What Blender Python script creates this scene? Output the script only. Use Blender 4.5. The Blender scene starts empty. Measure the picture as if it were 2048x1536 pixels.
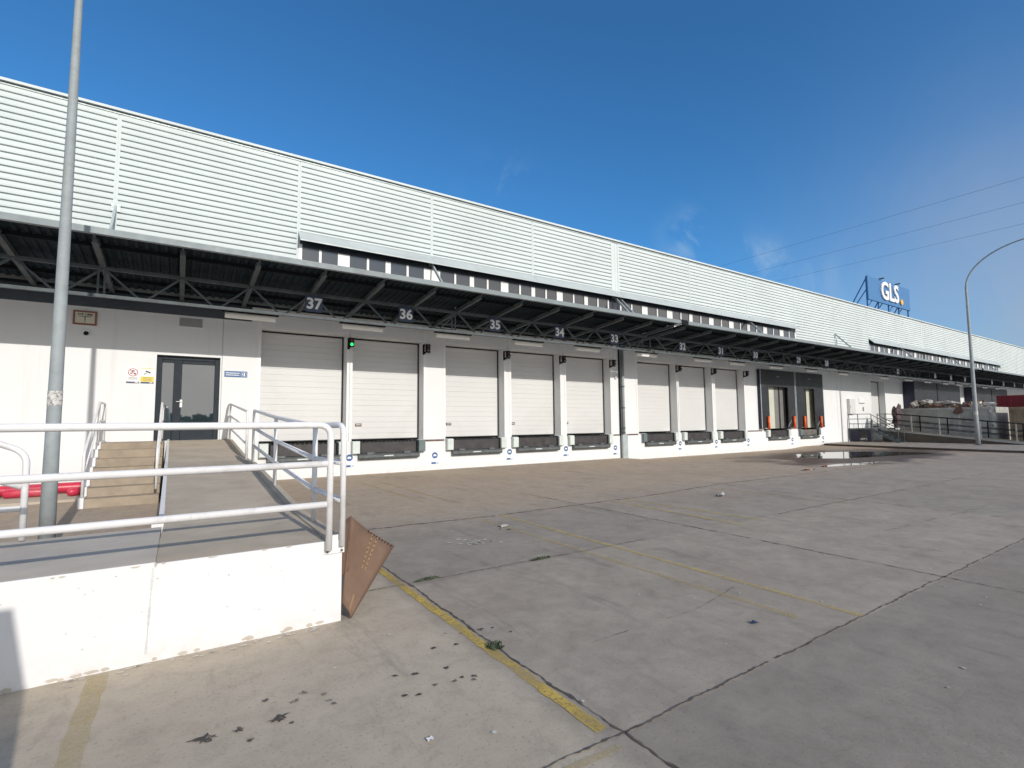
import bpy, math, random
from mathutils import Vector, Matrix, noise
random.seed(7)
PI = math.pi
R_ = math.radians
scene = bpy.context.scene
col = scene.collection
OFF = {}                       # object -> world offset of its local origin

# ------------------------------------------------------------------ mesh helper
class MB:
    def __init__(s):
        s.v, s.f, s.sm, s.mi = [], [], [], []
        s.m = 0
    def face(s, idx, smooth=False):
        s.f.append(tuple(idx)); s.sm.append(smooth); s.mi.append(s.m)
    def poly(s, pts, smooth=False):
        n = len(s.v); s.v += [tuple(p) for p in pts]
        s.face(range(n, n + len(pts)), smooth)
        return s
    def box(s, x0, x1, y0, y1, z0, z1):
        if x0 > x1: x0, x1 = x1, x0
        if y0 > y1: y0, y1 = y1, y0
        if z0 > z1: z0, z1 = z1, z0
        n = len(s.v)
        s.v += [(x0,y0,z0),(x1,y0,z0),(x1,y1,z0),(x0,y1,z0),(x0,y0,z1),(x1,y0,z1),(x1,y1,z1),(x0,y1,z1)]
        for q in ((3,2,1,0),(4,5,6,7),(0,1,5,4),(1,2,6,5),(2,3,7,6),(3,0,4,7)):
            s.face([n+i for i in q])
        return s
    def bbox(s, x0, x1, y0, y1, z0, z1, b=.008):
        """box whose edges towards the yard (-Y face) are chamfered"""
        n = len(s.v)
        s.v += [(x0+b,y0,z0+b),(x1-b,y0,z0+b),(x1-b,y0,z1-b),(x0+b,y0,z1-b),
                (x0,y0+b,z0),(x1,y0+b,z0),(x1,y0+b,z1),(x0,y0+b,z1),
                (x0,y1,z0),(x1,y1,z0),(x1,y1,z1),(x0,y1,z1)]
        for q in ((0,1,2,3),(4,5,1,0),(5,6,2,1),(6,7,3,2),(7,4,0,3),(8,9,5,4),(9,10,6,5),(10,11,7,6),(11,8,4,7),(11,10,9,8)):
            s.face([n+i for i in q])
        return s
    def beam(s, a, b, w, h, up=(0,0,1)):
        a, b = Vector(a), Vector(b); d = (b-a).normalized(); up = Vector(up)
        if abs(d.dot(up)) > .98: up = Vector((0,1,0))
        r = d.cross(up).normalized(); u = r.cross(d)
        n = len(s.v)
        for p in (a, b):
            for i, j in ((-1,-1),(1,-1),(1,1),(-1,1)):
                s.v.append(tuple(p + r*(i*w/2) + u*(j*h/2)))
        for q in ((3,2,1,0),(4,5,6,7),(0,1,5,4),(1,2,6,5),(2,3,7,6),(3,0,4,7)):
            s.face([n+i for i in q])
        return s
    def tube(s, pts, r, n=12, caps=True):
        pts = [Vector(p) for p in pts]
        rs = r if isinstance(r, (list, tuple)) else [r]*len(pts)
        k0 = len(s.v); ref = None
        for i, p in enumerate(pts):
            d = ((pts[min(i+1,len(pts)-1)]-p).normalized() + (p-pts[max(i-1,0)]).normalized())
            d = d.normalized() if d.length > 1e-6 else Vector((0,0,1))
            if ref is None:
                ref = Vector((0,0,1)) if abs(d.z) < .9 else Vector((1,0,0))
            u = (ref - d*ref.dot(d)).normalized(); w = d.cross(u); ref = u
            for k in range(n):
                a = 2*PI*k/n
                s.v.append(tuple(p + (u*math.cos(a)+w*math.sin(a))*rs[i]))
        for i in range(len(pts)-1):
            for k in range(n):
                a = k0+i*n+k; b = k0+i*n+(k+1)%n
                s.face((a, b, b+n, a+n), True)
        if caps:
            s.face(range(k0+n-1, k0-1, -1)); e = k0+(len(pts)-1)*n
            s.face(range(e, e+n))
        return s
    def extrude_x(s, prof, x0, x1, close=True, caps=True):
        """prof: (y,z) outline, clockwise seen from -X"""
        n = len(s.v); k = len(prof)
        s.v += [(x0,y,z) for y,z in prof] + [(x1,y,z) for y,z in prof]
        for i in range(k if close else k-1):
            j = (i+1) % k
            s.face((n+i, n+k+i, n+k+j, n+j))
        if caps and close:
            s.face(range(n+k-1, n-1, -1)); s.face(range(n+k, n+2*k))
        return s
    def disc(s, c, r, nrm, n=20):
        c = Vector(c); nrm = Vector(nrm).normalized()
        u = nrm.orthogonal().normalized(); w = nrm.cross(u)
        s.poly([c+(u*math.cos(2*PI*k/n)+w*math.sin(2*PI*k/n))*r for k in range(n)])
        return s
    def text(s, body, size, origin, bold=0.0, extr=0.0, xdir=(1,0,0), align='CENTER'):
        """lettering standing upright, read from -Y; sits with its front at origin.y"""
        cu = bpy.data.curves.new('lettering', 'FONT'); cu.body = body; cu.size = size
        cu.align_x = align; cu.align_y = 'CENTER'; cu.offset = bold; cu.extrude = extr; cu.resolution_u = 3
        ob = bpy.data.objects.new('lettering', cu); col.objects.link(ob)
        bpy.context.view_layer.update()
        me = bpy.data.meshes.new_from_object(ob.evaluated_get(bpy.context.evaluated_depsgraph_get()))
        n = len(s.v); o = Vector(origin)
        for v in me.vertices:
            s.v.append((o.x+v.co.x, o.y-v.co.z, o.z+v.co.y))
        for p in me.polygons:
            s.face([n+i for i in p.vertices])
        bpy.data.objects.remove(ob); bpy.data.curves.remove(cu); bpy.data.meshes.remove(me)
        return s
    def build(s, name, mats, parent=None):
        off = OFF.get(parent, Vector((0,0,0))) if parent else Vector((0,0,0))
        me = bpy.data.meshes.new(name)
        me.from_pydata([(x-off.x, y-off.y, z-off.z) for x,y,z in s.v], [], s.f)
        me.polygons.foreach_set('use_smooth', s.sm)
        if not isinstance(mats, (list, tuple)): mats = [mats]
        for m in mats: me.materials.append(m)
        me.polygons.foreach_set('material_index', s.mi)
        me.update()
        o = bpy.data.objects.new(name, me); col.objects.link(o)
        if parent:
            o.parent = parent; OFF[o] = off
        return o

def tag(o, label=None, cat=None, group=None, kind=None):
    if label: o['label'] = label
    if cat: o['category'] = cat
    if group: o['group'] = group
    if kind: o['kind'] = kind
    return o
def thing(name, loc, label, cat, group=None):
    o = bpy.data.objects.new(name, None); col.objects.link(o); o.location = loc
    o.empty_display_size = .2
    OFF[o] = Vector(loc)
    return tag(o, label, cat, group)
def kids(o): return [c for c in bpy.data.objects if c.parent == o]
def copy_tree(o, loc=None, label=None, parent=None):
    c = o.copy(); col.objects.link(c)
    if parent: c.parent = parent
    if loc is not None: c.location = loc
    if label: c['label'] = label
    for ch in list(o.children): copy_tree(ch, parent=c)
    return c

# ------------------------------------------------------------------ materials
def newmat(name):
    m = bpy.data.materials.new(name); m.use_nodes = True
    nt = m.node_tree; nt.nodes.clear()
    out = nt.nodes.new('ShaderNodeOutputMaterial'); b = nt.nodes.new('ShaderNodeBsdfPrincipled')
    nt.links.new(b.outputs[0], out.inputs[0])
    return m, nt, b, out
def N(nt, t, **kw):
    n = nt.nodes.new(t)
    for k, v in kw.items():
        if k in n.inputs: n.inputs[k].default_value = v
        else: setattr(n, k, v)
    return n
def noise_n(nt, vec, scale, detail=4, rough=.55, dist=0):
    n = N(nt, 'ShaderNodeTexNoise'); n.inputs['Scale'].default_value = scale
    n.inputs['Detail'].default_value = detail; n.inputs['Roughness'].default_value = rough
    n.inputs['Distortion'].default_value = dist
    nt.links.new(vec, n.inputs['Vector']); return n
def ramp(nt, fac, stops):
    r = nt.nodes.new('ShaderNodeValToRGB'); e = r.color_ramp.elements
    e[0].position, e[0].color = stops[0][0], (*stops[0][1], 1)
    e[1].position, e[1].color = stops[-1][0], (*stops[-1][1], 1)
    for p, c in stops[1:-1]:
        k = e.new(p); k.color = (*c, 1)
    nt.links.new(fac, r.inputs[0]); return r
def mixc(nt, fac, a, b, mode='MIX'):
    m = nt.nodes.new('ShaderNodeMix'); m.data_type = 'RGBA'; m.blend_type = mode
    for sock, v in ((m.inputs[0], fac), (m.inputs[6], a), (m.inputs[7], b)):
        if hasattr(v, 'links') or hasattr(v, 'is_linked'): nt.links.new(v, sock)
        elif isinstance(v, (int, float)): sock.default_value = v
        else: sock.default_value = (*v, 1)
    return m.outputs[2]
def math_n(nt, op, a, b=None, clamp=False):
    m = nt.nodes.new('ShaderNodeMath'); m.operation = op; m.use_clamp = clamp
    for i, v in ((0, a), (1, b)):
        if v is None: continue
        if isinstance(v, (int, float)): m.inputs[i].default_value = v
        else: nt.links.new(v, m.inputs[i])
    return m.outputs[0]
def coords(nt, kind='Object'):
    return nt.nodes.new('ShaderNodeTexCoord').outputs[kind]
def world_pos(nt): return nt.nodes.new('ShaderNodeNewGeometry').outputs['Position']
def bump(nt, b, height, strength, dist=.01):
    n = nt.nodes.new('ShaderNodeBump'); n.inputs['Strength'].default_value = strength
    n.inputs['Distance'].default_value = dist
    nt.links.new(height, n.inputs['Height']); nt.links.new(n.outputs[0], b.inputs['Normal'])

def simple(name, rgb, rough=.5, var=.12, scale=3., metal=0., dirt=None, dirt_amt=.0, bumps=0., spec=.5):
    """paint / metal / plastic with uneven tone, optional dirt patches and a faint bump"""
    m, nt, b, out = newmat(name); P = world_pos(nt)
    n1 = noise_n(nt, P, scale, 5, .6)
    lo = tuple(max(0, c*(1-var)) for c in rgb); hi = tuple(min(1, c*(1+var)) for c in rgb)
    c = ramp(nt, n1.outputs[0], [(.3, lo), (.7, hi)]).outputs[0]
    if dirt:
        n2 = noise_n(nt, P, scale*.7, 8, .7, .4)
        f = ramp(nt, n2.outputs[0], [(.52, (0,0,0)), (.72, (dirt_amt,)*3)]).outputs[0]
        c = mixc(nt, f, c, dirt)
    nt.links.new(c, b.inputs['Base Color'])
    n3 = noise_n(nt, P, scale*6, 4)
    rr = ramp(nt, n3.outputs[0], [(.3, (max(.02, rough-.1),)*3), (.7, (min(1, rough+.1),)*3)])
    nt.links.new(rr.outputs[0], b.inputs['Roughness'])
    b.inputs['Metallic'].default_value = metal
    b.inputs['Specular IOR Level'].default_value = spec
    if bumps: bump(nt, b, noise_n(nt, P, 60, 6, .7).outputs[0], bumps)
    return m

def white_wall_mat(name, rgb, streak=.35, splash=.5, lowz=0.9):
    """painted render: faint roller tone, runs of dirt down the face, splashed grime near the ground"""
    m, nt, b, out = newmat(name); P = world_pos(nt)
    mp = N(nt, 'ShaderNodeMapping'); mp.inputs['Scale'].default_value = (3.5, 3.5, .16)
    nt.links.new(P, mp.inputs['Vector'])
    s = noise_n(nt, mp.outputs[0], 1.6, 7, .65)
    sf = ramp(nt, s.outputs[0], [(.55, (0,0,0)), (.8, (streak,)*3)]).outputs[0]
    t = noise_n(nt, P, .7, 4)
    c = ramp(nt, t.outputs[0], [(.3, tuple(v*.955 for v in rgb)), (.7, rgb)]).outputs[0]
    c = mixc(nt, sf, c, (.52,.50,.46))
    g = noise_n(nt, P, 5, 8, .75)
    sep = nt.nodes.new('ShaderNodeSeparateXYZ'); nt.links.new(P, sep.inputs[0])
    hgt = math_n(nt, 'MULTIPLY', math_n(nt, 'SUBTRACT', lowz*.35, sep.outputs[2]), 2.2, True)
    gf = math_n(nt, 'MULTIPLY', hgt, ramp(nt, g.outputs[0], [(.42, (0,0,0)), (.7, (splash,)*3)]).outputs[0], True)
    c = mixc(nt, gf, c, (.40,.35,.29))
    sp = noise_n(nt, P, 14, 3, .5)
    pf = ramp(nt, sp.outputs[0], [(.735, (0,0,0)), (.76, (.35,)*3)]).outputs[0]
    c = mixc(nt, pf, c, (.45,.43,.40))
    nt.links.new(c, b.inputs['Base Color']); b.inputs['Roughness'].default_value = .75; b.inputs['Specular IOR Level'].default_value = .15
    bump(nt, b, noise_n(nt, P, 22, 6, .7).outputs[0], .12)
    return m

M = {}
M['wall'] = white_wall_mat('white_render', (.76,.778,.79))
M['rampwall'] = white_wall_mat('ramp_white_paint', (.76,.765,.77), .3, .9, .6)
M['cladding'] = simple('cladding_sheet', (.635,.695,.695), .75, .05, .5, dirt=(.52,.54,.53), dirt_amt=.35, spec=.08)
M['groove'] = simple('cladding_joint', (.44,.48,.49), .6, .05, 2)
M['trim'] = simple('trim_white', (.78,.79,.79), .4, .04, 2)
M['trimgrey'] = simple('galvanised_flashing', (.42,.48,.49), .5, .10, 2.5, .2, dirt=(.25,.26,.25), dirt_amt=.5)
M['hood'] = simple('hood_sheet', (.45,.50,.50), .5, .08, 1.2, .1, dirt=(.33,.35,.34), dirt_amt=.5)
M['dooroff'] = simple('door_panel_white', (.635,.642,.638), .5, .035, .45, dirt=(.50,.48,.44), dirt_amt=.35)
M['rubber'] = simple('black_rubber', (.018,.018,.02), .6, .2, 6)
M['navy'] = simple('dark_blue_grey_band', (.035,.045,.06), .4, .15, 3)
M['anthracite'] = simple('anthracite_aluminium', (.030,.038,.048), .6, .1, 2, spec=.15)
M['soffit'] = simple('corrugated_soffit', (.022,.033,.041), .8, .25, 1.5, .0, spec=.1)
M['fascia'] = simple('fascia_sheet', (.21,.25,.265), .55, .10, 1.2, .0, dirt=(.15,.17,.17), dirt_amt=.6)
M['steel'] = simple('grey_painted_steel', (.105,.125,.135), .7, .2, 4, .0, spec=.2, dirt=(.10,.09,.08), dirt_amt=.5)
M['steeldark'] = simple('dark_steel', (.016,.019,.022), .8, .2, 4, spec=.1)
M['pole'] = simple('galvanised_pole', (.30,.335,.345), .68, .12, 5, .0, dirt=(.22,.23,.23), dirt_amt=.6)
M['rail'] = simple('white_rail_paint', (.78,.78,.785), .42, .04, 7, dirt=(.36,.33,.30), dirt_amt=.45)
M['plate'] = simple('leveller_steel', (.050,.047,.050), .5, .3, 3, .2, dirt=(.10,.09,.08), dirt_amt=.6)
M['plateold'] = simple('scuffed_leveller_steel', (.14,.13,.12), .6, .5, 3, .1, dirt=(.32,.30,.27), dirt_amt=.6)
M['lip'] = simple('leveller_lip', (.11,.125,.13), .5, .25, 5, .2, dirt=(.25,.25,.24), dirt_amt=.5)
M['bumper'] = simple('pale_bumper_plate', (.60,.66,.64), .5, .06, 4, dirt=(.35,.35,.33), dirt_amt=.4)
M['bumperdark'] = simple('blue_grey_bumper', (.13,.17,.18), .5, .1, 4)
M['brown'] = simple('rusty_floor_edge', (.13,.085,.075), .7, .3, 6)
M['signblue'] = simple('sign_blue', (.036,.058,.115), .5, .05, 3)
M['brightblue'] = simple('roof_sign_blue', (.055,.185,.40), .6, .03, 1)
M['logoblue'] = simple('printed_blue', (.05,.13,.30), .5, .04, 3)
M['white'] = simple('white_lettering', (.82,.83,.84), .45, .02, 3)
M['orangedot'] = simple('orange_dot', (.85,.42,.06), .45, .03, 3)
M['yellow'] = simple('sign_yellow', (.72,.56,.04), .45, .04, 3)
M['red'] = simple('sign_red', (.42,.05,.04), .45, .05, 3)
M['frame_red'] = simple('brown_red_frame', (.26,.10,.06), .5, .08, 5)
M['cream'] = simple('cream_plate', (.66,.62,.50), .5, .05, 3)
M['black'] = simple('black_plastic', (.008,.008,.010), .6, .15, 8, spec=.2)
M['orange'] = simple('orange_guide', (.80,.13,.035), .45, .12, 6)
M['curtain'] = simple('shelter_curtain', (.018,.021,.027), .55, .2, 1.2, dirt=(.055,.06,.065), dirt_amt=.6)
M['curtainside'] = simple('shelter_side_fabric', (.018,.018,.045), .6, .15, 2)
M['greyshut'] = simple('grey_shutter', (.19,.19,.185), .5, .1, 1.5)
M['paleshut'] = simple('pale_door_leaf', (.55,.56,.47), .5, .06, 1.5)
M['lamp'] = simple('batten_diffuser', (.86,.85,.81), .4, .02, 3)
M['concrete_ramp'] = simple('ramp_concrete', (.46,.395,.31), .9, .12, 2.2, dirt=(.33,.28,.235), dirt_amt=.6, bumps=.3)
M['concrete_plat'] = simple('platform_concrete', (.50,.452,.385), .9, .10, 2.2, dirt=(.38,.35,.32), dirt_amt=.6, bumps=.3)
M['concrete_stair'] = simple('stair_concrete', (.33,.275,.21), .9, .16, 3, dirt=(.22,.18,.14), dirt_amt=.7, bumps=.3)
M['pad'] = simple('beige_pad', (.44,.385,.31), .85, .08, 2, bumps=.2)
M['pinkred'] = simple('red_plastic_tube', (.50,.03,.07), .38, .12, 3, dirt=(.55,.2,.2), dirt_amt=.4)
M['card'] = simple('corrugated_cardboard', (.165,.103,.070), .8, .14, 4, bumps=.15)
M['carddark'] = simple('cardboard_shaded', (.15,.092,.065), .8, .12, 4)  # flap brown, with the shade of the bent side painted in
M['tape'] = simple('cardboard_tape', (.25,.155,.085), .5, .1, 9)
M['skip'] = simple('grey_skip_steel', (.42,.42,.395), .65, .14, 1.6, dirt=(.17,.14,.11), dirt_amt=.8)
M['tan'] = simple('tan_skip_steel', (.30,.23,.15), .65, .2, 1.4, dirt=(.16,.10,.06), dirt_amt=.8)
M['darkred'] = simple('dark_red_paint', (.20,.012,.018), .45, .15, 1)
M['bag'] = simple('plastic_film', (.56,.54,.50), .45, .3, 5, dirt=(.25,.2,.16), dirt_amt=.7)
M['rust'] = simple('rusty_brown', (.15,.085,.065), .8, .25, 3)
M['rampside'] = simple('ramp_side_concrete', (.10,.088,.072), .85, .25, 2)
M['tarp'] = simple('dark_brown_tarp', (.11,.075,.085), .7, .25, 3)
M['kerb'] = simple('kerb_concrete', (.30,.265,.23), .85, .2, 2, dirt=(.14,.11,.09), dirt_amt=.8, bumps=.2)
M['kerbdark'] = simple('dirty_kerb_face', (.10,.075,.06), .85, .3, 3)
M['grille'] = simple('vent_grille', (.22,.22,.22), .5, .1, 6)
M['leaf'] = simple('weed_leaf', (.075,.095,.052), .6, .4, 20)
M['wire'] = simple('power_wire', (.10,.13,.17), .5, .1, 1)
M['dark'] = simple('crack_dirt', (.105,.09,.076), .95, .4, 9)
M['vanpaint'] = simple('van_paint', (.7,.7,.7), .3, .03, 2)
M['inside'] = simple('interior_dark', (.02,.02,.022), .8, .1, 2)

def glass_mat(name, tint, rough=.03):
    m, nt, b, out = newmat(name)
    b.inputs['Base Color'].default_value = (*tint, 1); b.inputs['Roughness'].default_value = rough
    b.inputs['Specular IOR Level'].default_value = .9
    b.inputs['IOR'].default_value = 1.6
    bump(nt, b, noise_n(nt, world_pos(nt), 1.1, 2).outputs[0], .04)
    return m
M['glass'] = glass_mat('dark_window_glass', (.045,.05,.06), .10)
M['doorglass'] = glass_mat('door_glass', (.025,.04,.048), .02)
g = M['doorglass'].node_tree.nodes['Principled BSDF']; g.inputs['Coat Weight'].default_value = 1; g.inputs['Coat IOR'].default_value = 2.15; g.inputs['Coat Roughness'].default_value = .02

def lens(name, rgb, e):
    m, nt, b, out = newmat(name); b.inputs['Base Color'].default_value = (*[c*.3 for c in rgb], 1)
    b.inputs['Emission Color'].default_value = (*rgb, 1); b.inputs['Emission Strength'].default_value = e
    return m
M['greenlit'] = lens('lit_green_lens', (.03,.75,.16), 1.6)
M['lensoff'] = simple('unlit_lens', (.10,.10,.11), .25, .1, 8)
M['redoff'] = simple('unlit_red_lens', (.10,.025,.02), .25, .1, 8)

def worn_paint(name, rgb, cover):
    """road paint worn through to the concrete where the noise says so"""
    m, nt, b, out = newmat(name); P = world_pos(nt)
    a = noise_n(nt, P, 30, 6, .75); l = noise_n(nt, P, 2.2, 6, .65)
    pits = ramp(nt, a.outputs[0], [(.34, (.15,)*3), (.50, (1,1,1))]).outputs[0]
    wear = ramp(nt, l.outputs[0], [(.32, (.25,)*3), (.60, (1,1,1))]).outputs[0]
    f2 = math_n(nt, 'MULTIPLY', math_n(nt, 'MULTIPLY', pits, wear), cover, True)
    nt.links.new(mixc(nt, l.outputs[0], rgb, tuple(c*.82 for c in rgb)), b.inputs['Base Color'])
    b.inputs['Roughness'].default_value = .8
    t = nt.nodes.new('ShaderNodeBsdfTransparent'); mx = nt.nodes.new('ShaderNodeMixShader')
    nt.links.new(f2, mx.inputs[0]); nt.links.new(t.outputs[0], mx.inputs[1]); nt.links.new(b.outputs[0], mx.inputs[2])
    nt.links.new(mx.outputs[0], out.inputs[0])
    return m
M['oil'] = worn_paint('oil_splash', (.065,.056,.053), 1.15)
M['wstain'] = worn_paint('wall_drip_stain', (.52,.52,.53), .32)
M['yfresh'] = worn_paint('yellow_paint_fresh', (.60,.43,.10), 1.1)
M['yworn'] = worn_paint('yellow_paint_worn', (.60,.47,.20), .8)
M['yfaint'] = worn_paint('yellow_paint_faint', (.58,.46,.22), .5)
M['wflake'] = worn_paint('white_flakes', (.7,.68,.64), .75)

def scratch_mat():
    m, nt, b, out = newmat('sticker_remains'); P = world_pos(nt)
    a = noise_n(nt, P, 26, 6, .7)
    c = ramp(nt, a.outputs[0], [(.42, (.24,.25,.25)), (.52, (.62,.60,.57))]).outputs[0]
    nt.links.new(c, b.inputs['Base Color']); b.inputs['Roughness'].default_value = .7
    return m
M['sticker'] = scratch_mat()

def ground_mat():
    m, nt, b, out = newmat('yard_concrete'); P = world_pos(nt)
    sep = nt.nodes.new('ShaderNodeSeparateXYZ'); nt.links.new(P, sep.inputs[0])
    big = noise_n(nt, P, .22, 6, .6, .6); mid = noise_n(nt, P, 1.6, 8, .68, .3)
    fine = noise_n(nt, P, 45, 6, .75); peb = noise_n(nt, P, 130, 3, .6)
    base = ramp(nt, mid.outputs[0], [(.22, (.255,.223,.184)), (.5, (.332,.290,.243)), (.78, (.395,.344,.288))]).outputs[0]
    # every cast slab has its own tone
    mp = N(nt, 'ShaderNodeMapping'); mp.inputs['Scale'].default_value = (1/4.93, 1/3.02, 0); mp.inputs['Location'].default_value = (-.42, -.69, 0)
    nt.links.new(P, mp.inputs['Vector'])
    fl = nt.nodes.new('ShaderNodeVectorMath'); fl.operation = 'FLOOR'; nt.links.new(mp.outputs[0], fl.inputs[0])
    wn = nt.nodes.new('ShaderNodeTexWhiteNoise'); wn.noise_dimensions = '2D'; nt.links.new(fl.outputs[0], wn.inputs['Vector'])
    tone = ramp(nt, wn.outputs[0], [(0, (.90,.905,.915)), (1, (1.06,1.05,1.03))]).outputs[0]
    c = mixc(nt, 1., base, tone, 'MULTIPLY')
    # the band along the docks is browner
    yb = math_n(nt, 'MULTIPLY', math_n(nt, 'SUBTRACT', sep.outputs[1], 7.2), .45, True)
    yb = math_n(nt, 'MULTIPLY', yb, ramp(nt, big.outputs[0], [(.3, (.45,)*3), (.6, (.95,)*3)]).outputs[0])
    c = mixc(nt, yb, c, mixc(nt, mid.outputs[0], (.36,.285,.212), (.52,.418,.318)))
    # left of the first long joint: warmer slab
    xl = math_n(nt, 'MULTIPLY', math_n(nt, 'SUBTRACT', 2.0, sep.outputs[0]), 6., True)
    xl = math_n(nt, 'MULTIPLY', xl, math_n(nt, 'LESS_THAN', sep.outputs[1], 7.5))
    c = mixc(nt, math_n(nt, 'MULTIPLY', xl, .8), c, mixc(nt, mid.outputs[0], (.42,.358,.275), (.565,.488,.38)))
    # slabs nearest on the right: greyer, with the view's corner falloff painted in
    dk = math_n(nt, 'MULTIPLY', math_n(nt, 'MULTIPLY', math_n(nt, 'SUBTRACT', 2.09, sep.outputs[1]), 40., True), math_n(nt, 'MULTIPLY', math_n(nt, 'SUBTRACT', sep.outputs[0], 2.08), 40., True))
    c = mixc(nt, math_n(nt, 'MULTIPLY', dk, .5), c, mixc(nt, mid.outputs[0], (.18,.16,.138), (.275,.246,.212)))
    blot = noise_n(nt, P, 5.5, 7, .7, .4)
    c = mixc(nt, 1., c, ramp(nt, blot.outputs[0], [(.28, (.84,.835,.83)), (.5, (1,1,1)), (.74, (1.10,1.10,1.10))]).outputs[0], 'MULTIPLY')
    # large brown soiling
    so = ramp(nt, big.outputs[0], [(.5, (0,0,0)), (.72, (.5,)*3)]).outputs[0]
    c = mixc(nt, so, c, (.28,.225,.18))
    # tyre and drag marks running across the bays
    m2 = N(nt, 'ShaderNodeMapping'); m2.inputs['Scale'].default_value = (2.2, .5, 1); m2.inputs['Rotation'].default_value = (0,0,R_(28))
    nt.links.new(P, m2.inputs['Vector'])
    tm = noise_n(nt, m2.outputs[0], 1.0, 7, .7, .5)
    c = mixc(nt, ramp(nt, tm.outputs[0], [(.56, (0,0,0)), (.74, (.55,)*3)]).outputs[0], c, (.12,.108,.10))
    # pores and pale grit
    c = mixc(nt, ramp(nt, fine.outputs[0], [(.30, (.75,)*3), (.44, (0,0,0))]).outputs[0], c, (.13,.115,.10))
    c = mixc(nt, ramp(nt, peb.outputs[0], [(.64, (0,0,0)), (.74, (.6,)*3)]).outputs[0], c, (.50,.47,.43))
    # wet patch round the puddle
    dx = math_n(nt, 'DIVIDE', math_n(nt, 'SUBTRACT', sep.outputs[0], 27.0), 8.6)
    dy = math_n(nt, 'DIVIDE', math_n(nt, 'SUBTRACT', sep.outputs[1], 11.3), 3.8)
    dd = math_n(nt, 'SQRT', math_n(nt, 'ADD', math_n(nt, 'MULTIPLY', dx, dx), math_n(nt, 'MULTIPLY', dy, dy)))
    wn2 = noise_n(nt, P, .55, 6, .6)
    dd = math_n(nt, 'ADD', dd, math_n(nt, 'MULTIPLY', math_n(nt, 'SUBTRACT', wn2.outputs[0], .5), 1.3))
    wet = ramp(nt, dd, [(.72, (1,1,1)), (.98, (0,0,0))]).outputs[0]
    c = mixc(nt, math_n(nt, 'MULTIPLY', wet, .85), c, (.085,.060,.050))
    nt.links.new(c, b.inputs['Base Color'])
    rg = math_n(nt, 'SUBTRACT', .9, math_n(nt, 'MULTIPLY', wet, .45)); nt.links.new(rg, b.inputs['Roughness'])
    b.inputs['Specular IOR Level'].default_value = .3
    h = math_n(nt, 'ADD', math_n(nt, 'MULTIPLY', fine.outputs[0], .6), math_n(nt, 'MULTIPLY', mid.outputs[0], .8))
    bump(nt, b, h, .35, .012)
    return m
M['ground'] = ground_mat()
def water_mat():
    m, nt, b, out = newmat('puddle_water')
    b.inputs['Base Color'].default_value = (.05,.042,.036,1); b.inputs['Roughness'].default_value = .015
    b.inputs['IOR'].default_value = 1.33; b.inputs['Specular IOR Level'].default_value = .8
    bump(nt, b, noise_n(nt, world_pos(nt), .8, 2).outputs[0], .01)
    return m
M['water'] = water_mat()

# ------------------------------------------------------------------ ground
def sst(t): t = max(0, min(1, t)); return t*t*(3-2*t)
def gz(x, y):
    return -.12*sst((x-17.2)/1.4)*sst((y-13.2)/3.2)*(1-sst((x-31.5)/2.5))
xs = [-2500,-400,-100,-40] + [-16+.5*i for i in range(113)] + [60,120,400,2500]
ys = [-2500,-400,-100,-40] + [-14+.5*i for i in range(64)] + [19,60,400,2500]
mb = MB()
for y in ys:
    for x in xs: mb.v.append((x, y, gz(x, y)))
w = len(xs)
for j in range(len(ys)-1):
    for i in range(w-1): mb.face((j*w+i, j*w+i+1, (j+1)*w+i+1, (j+1)*w+i), True)
tag(mb.build('ground', M['ground']), 'grey brown concrete yard in front of the loading docks', 'ground', kind='structure')

def ribbon(name, pts, wid, mat, z=.004, jit=.0, step=.12, taper=False, gaps=0., seed=0):
    rnd = random.Random(seed); mb = MB(); P = []
    for a, b in zip(pts[:-1], pts[1:]):
        a, b = Vector((*a, 0)), Vector((*b, 0)); n = max(1, int((b-a).length/step))
        P += [a.lerp(b, k/n) for k in range(n)]
    P.append(Vector((*pts[-1], 0)))
    prev = None; off = 0
    for i, p in enumerate(P):
        d = (P[min(i+1, len(P)-1)] - P[max(i-1, 0)]).normalized(); s = Vector((-d.y, d.x, 0))
        off = off*.75 + rnd.uniform(-jit, jit); hw = wid/2*(rnd.choice((.35,.6,.8,1.,1.3,1.9)) if jit > .005 else rnd.uniform(.85,1.1))
        q = p + s*off
        cur = [(q+s*hw), (q-s*hw)]
        cur = [(c.x, c.y, gz(c.x, c.y)+z) for c in cur]
        if prev and not (gaps and noise.noise(Vector((i*.13, seed*3.7, 0))) > 1-gaps*1.6):
            mb.poly([prev[0], prev[1], cur[1], cur[0]])
        prev = cur
    return tag(mb.build(name, mat), kind='structure')
J = 'pavement_joint'
ribbon(J, [(2.08,-3),(2.09,1.8),(2.06,3.4),(2.08,5.2),(2.07,8.1)], .014, M['dark'], .006, .008, .035, gaps=.12, seed=1)
ribbon(J, [(6.93,-4),(6.92,8),(6.95,10.2)], .012, M['dark'], .006, .008, .05, gaps=.2, seed=2)
ribbon(J, [(11.85,-4),(11.88,8)], .014, M['dark'], .006, .009, .08, gaps=.5, seed=3)
ribbon(J, [(16.72,-4),(16.9,8.1)], .016, M['dark'], .006, .01, .06, gaps=.35, seed=4)
ribbon(J, [(.2,2.12),(2.1,2.09),(6.8,2.10),(9.9,2.09),(18,2.1)], .010, M['dark'], .006, .007, .03, gaps=.3, seed=5)
ribbon(J, [(1.3,5.2),(4.1,5.16),(5.6,5.15)], .011, M['dark'], .006, .007, .04, gaps=.25, seed=6)
ribbon(J, [(8.6,5.12),(13,5.1),(22,5.1)], .016, M['dark'], .006, .010, .08, gaps=.45, seed=7)
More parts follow.
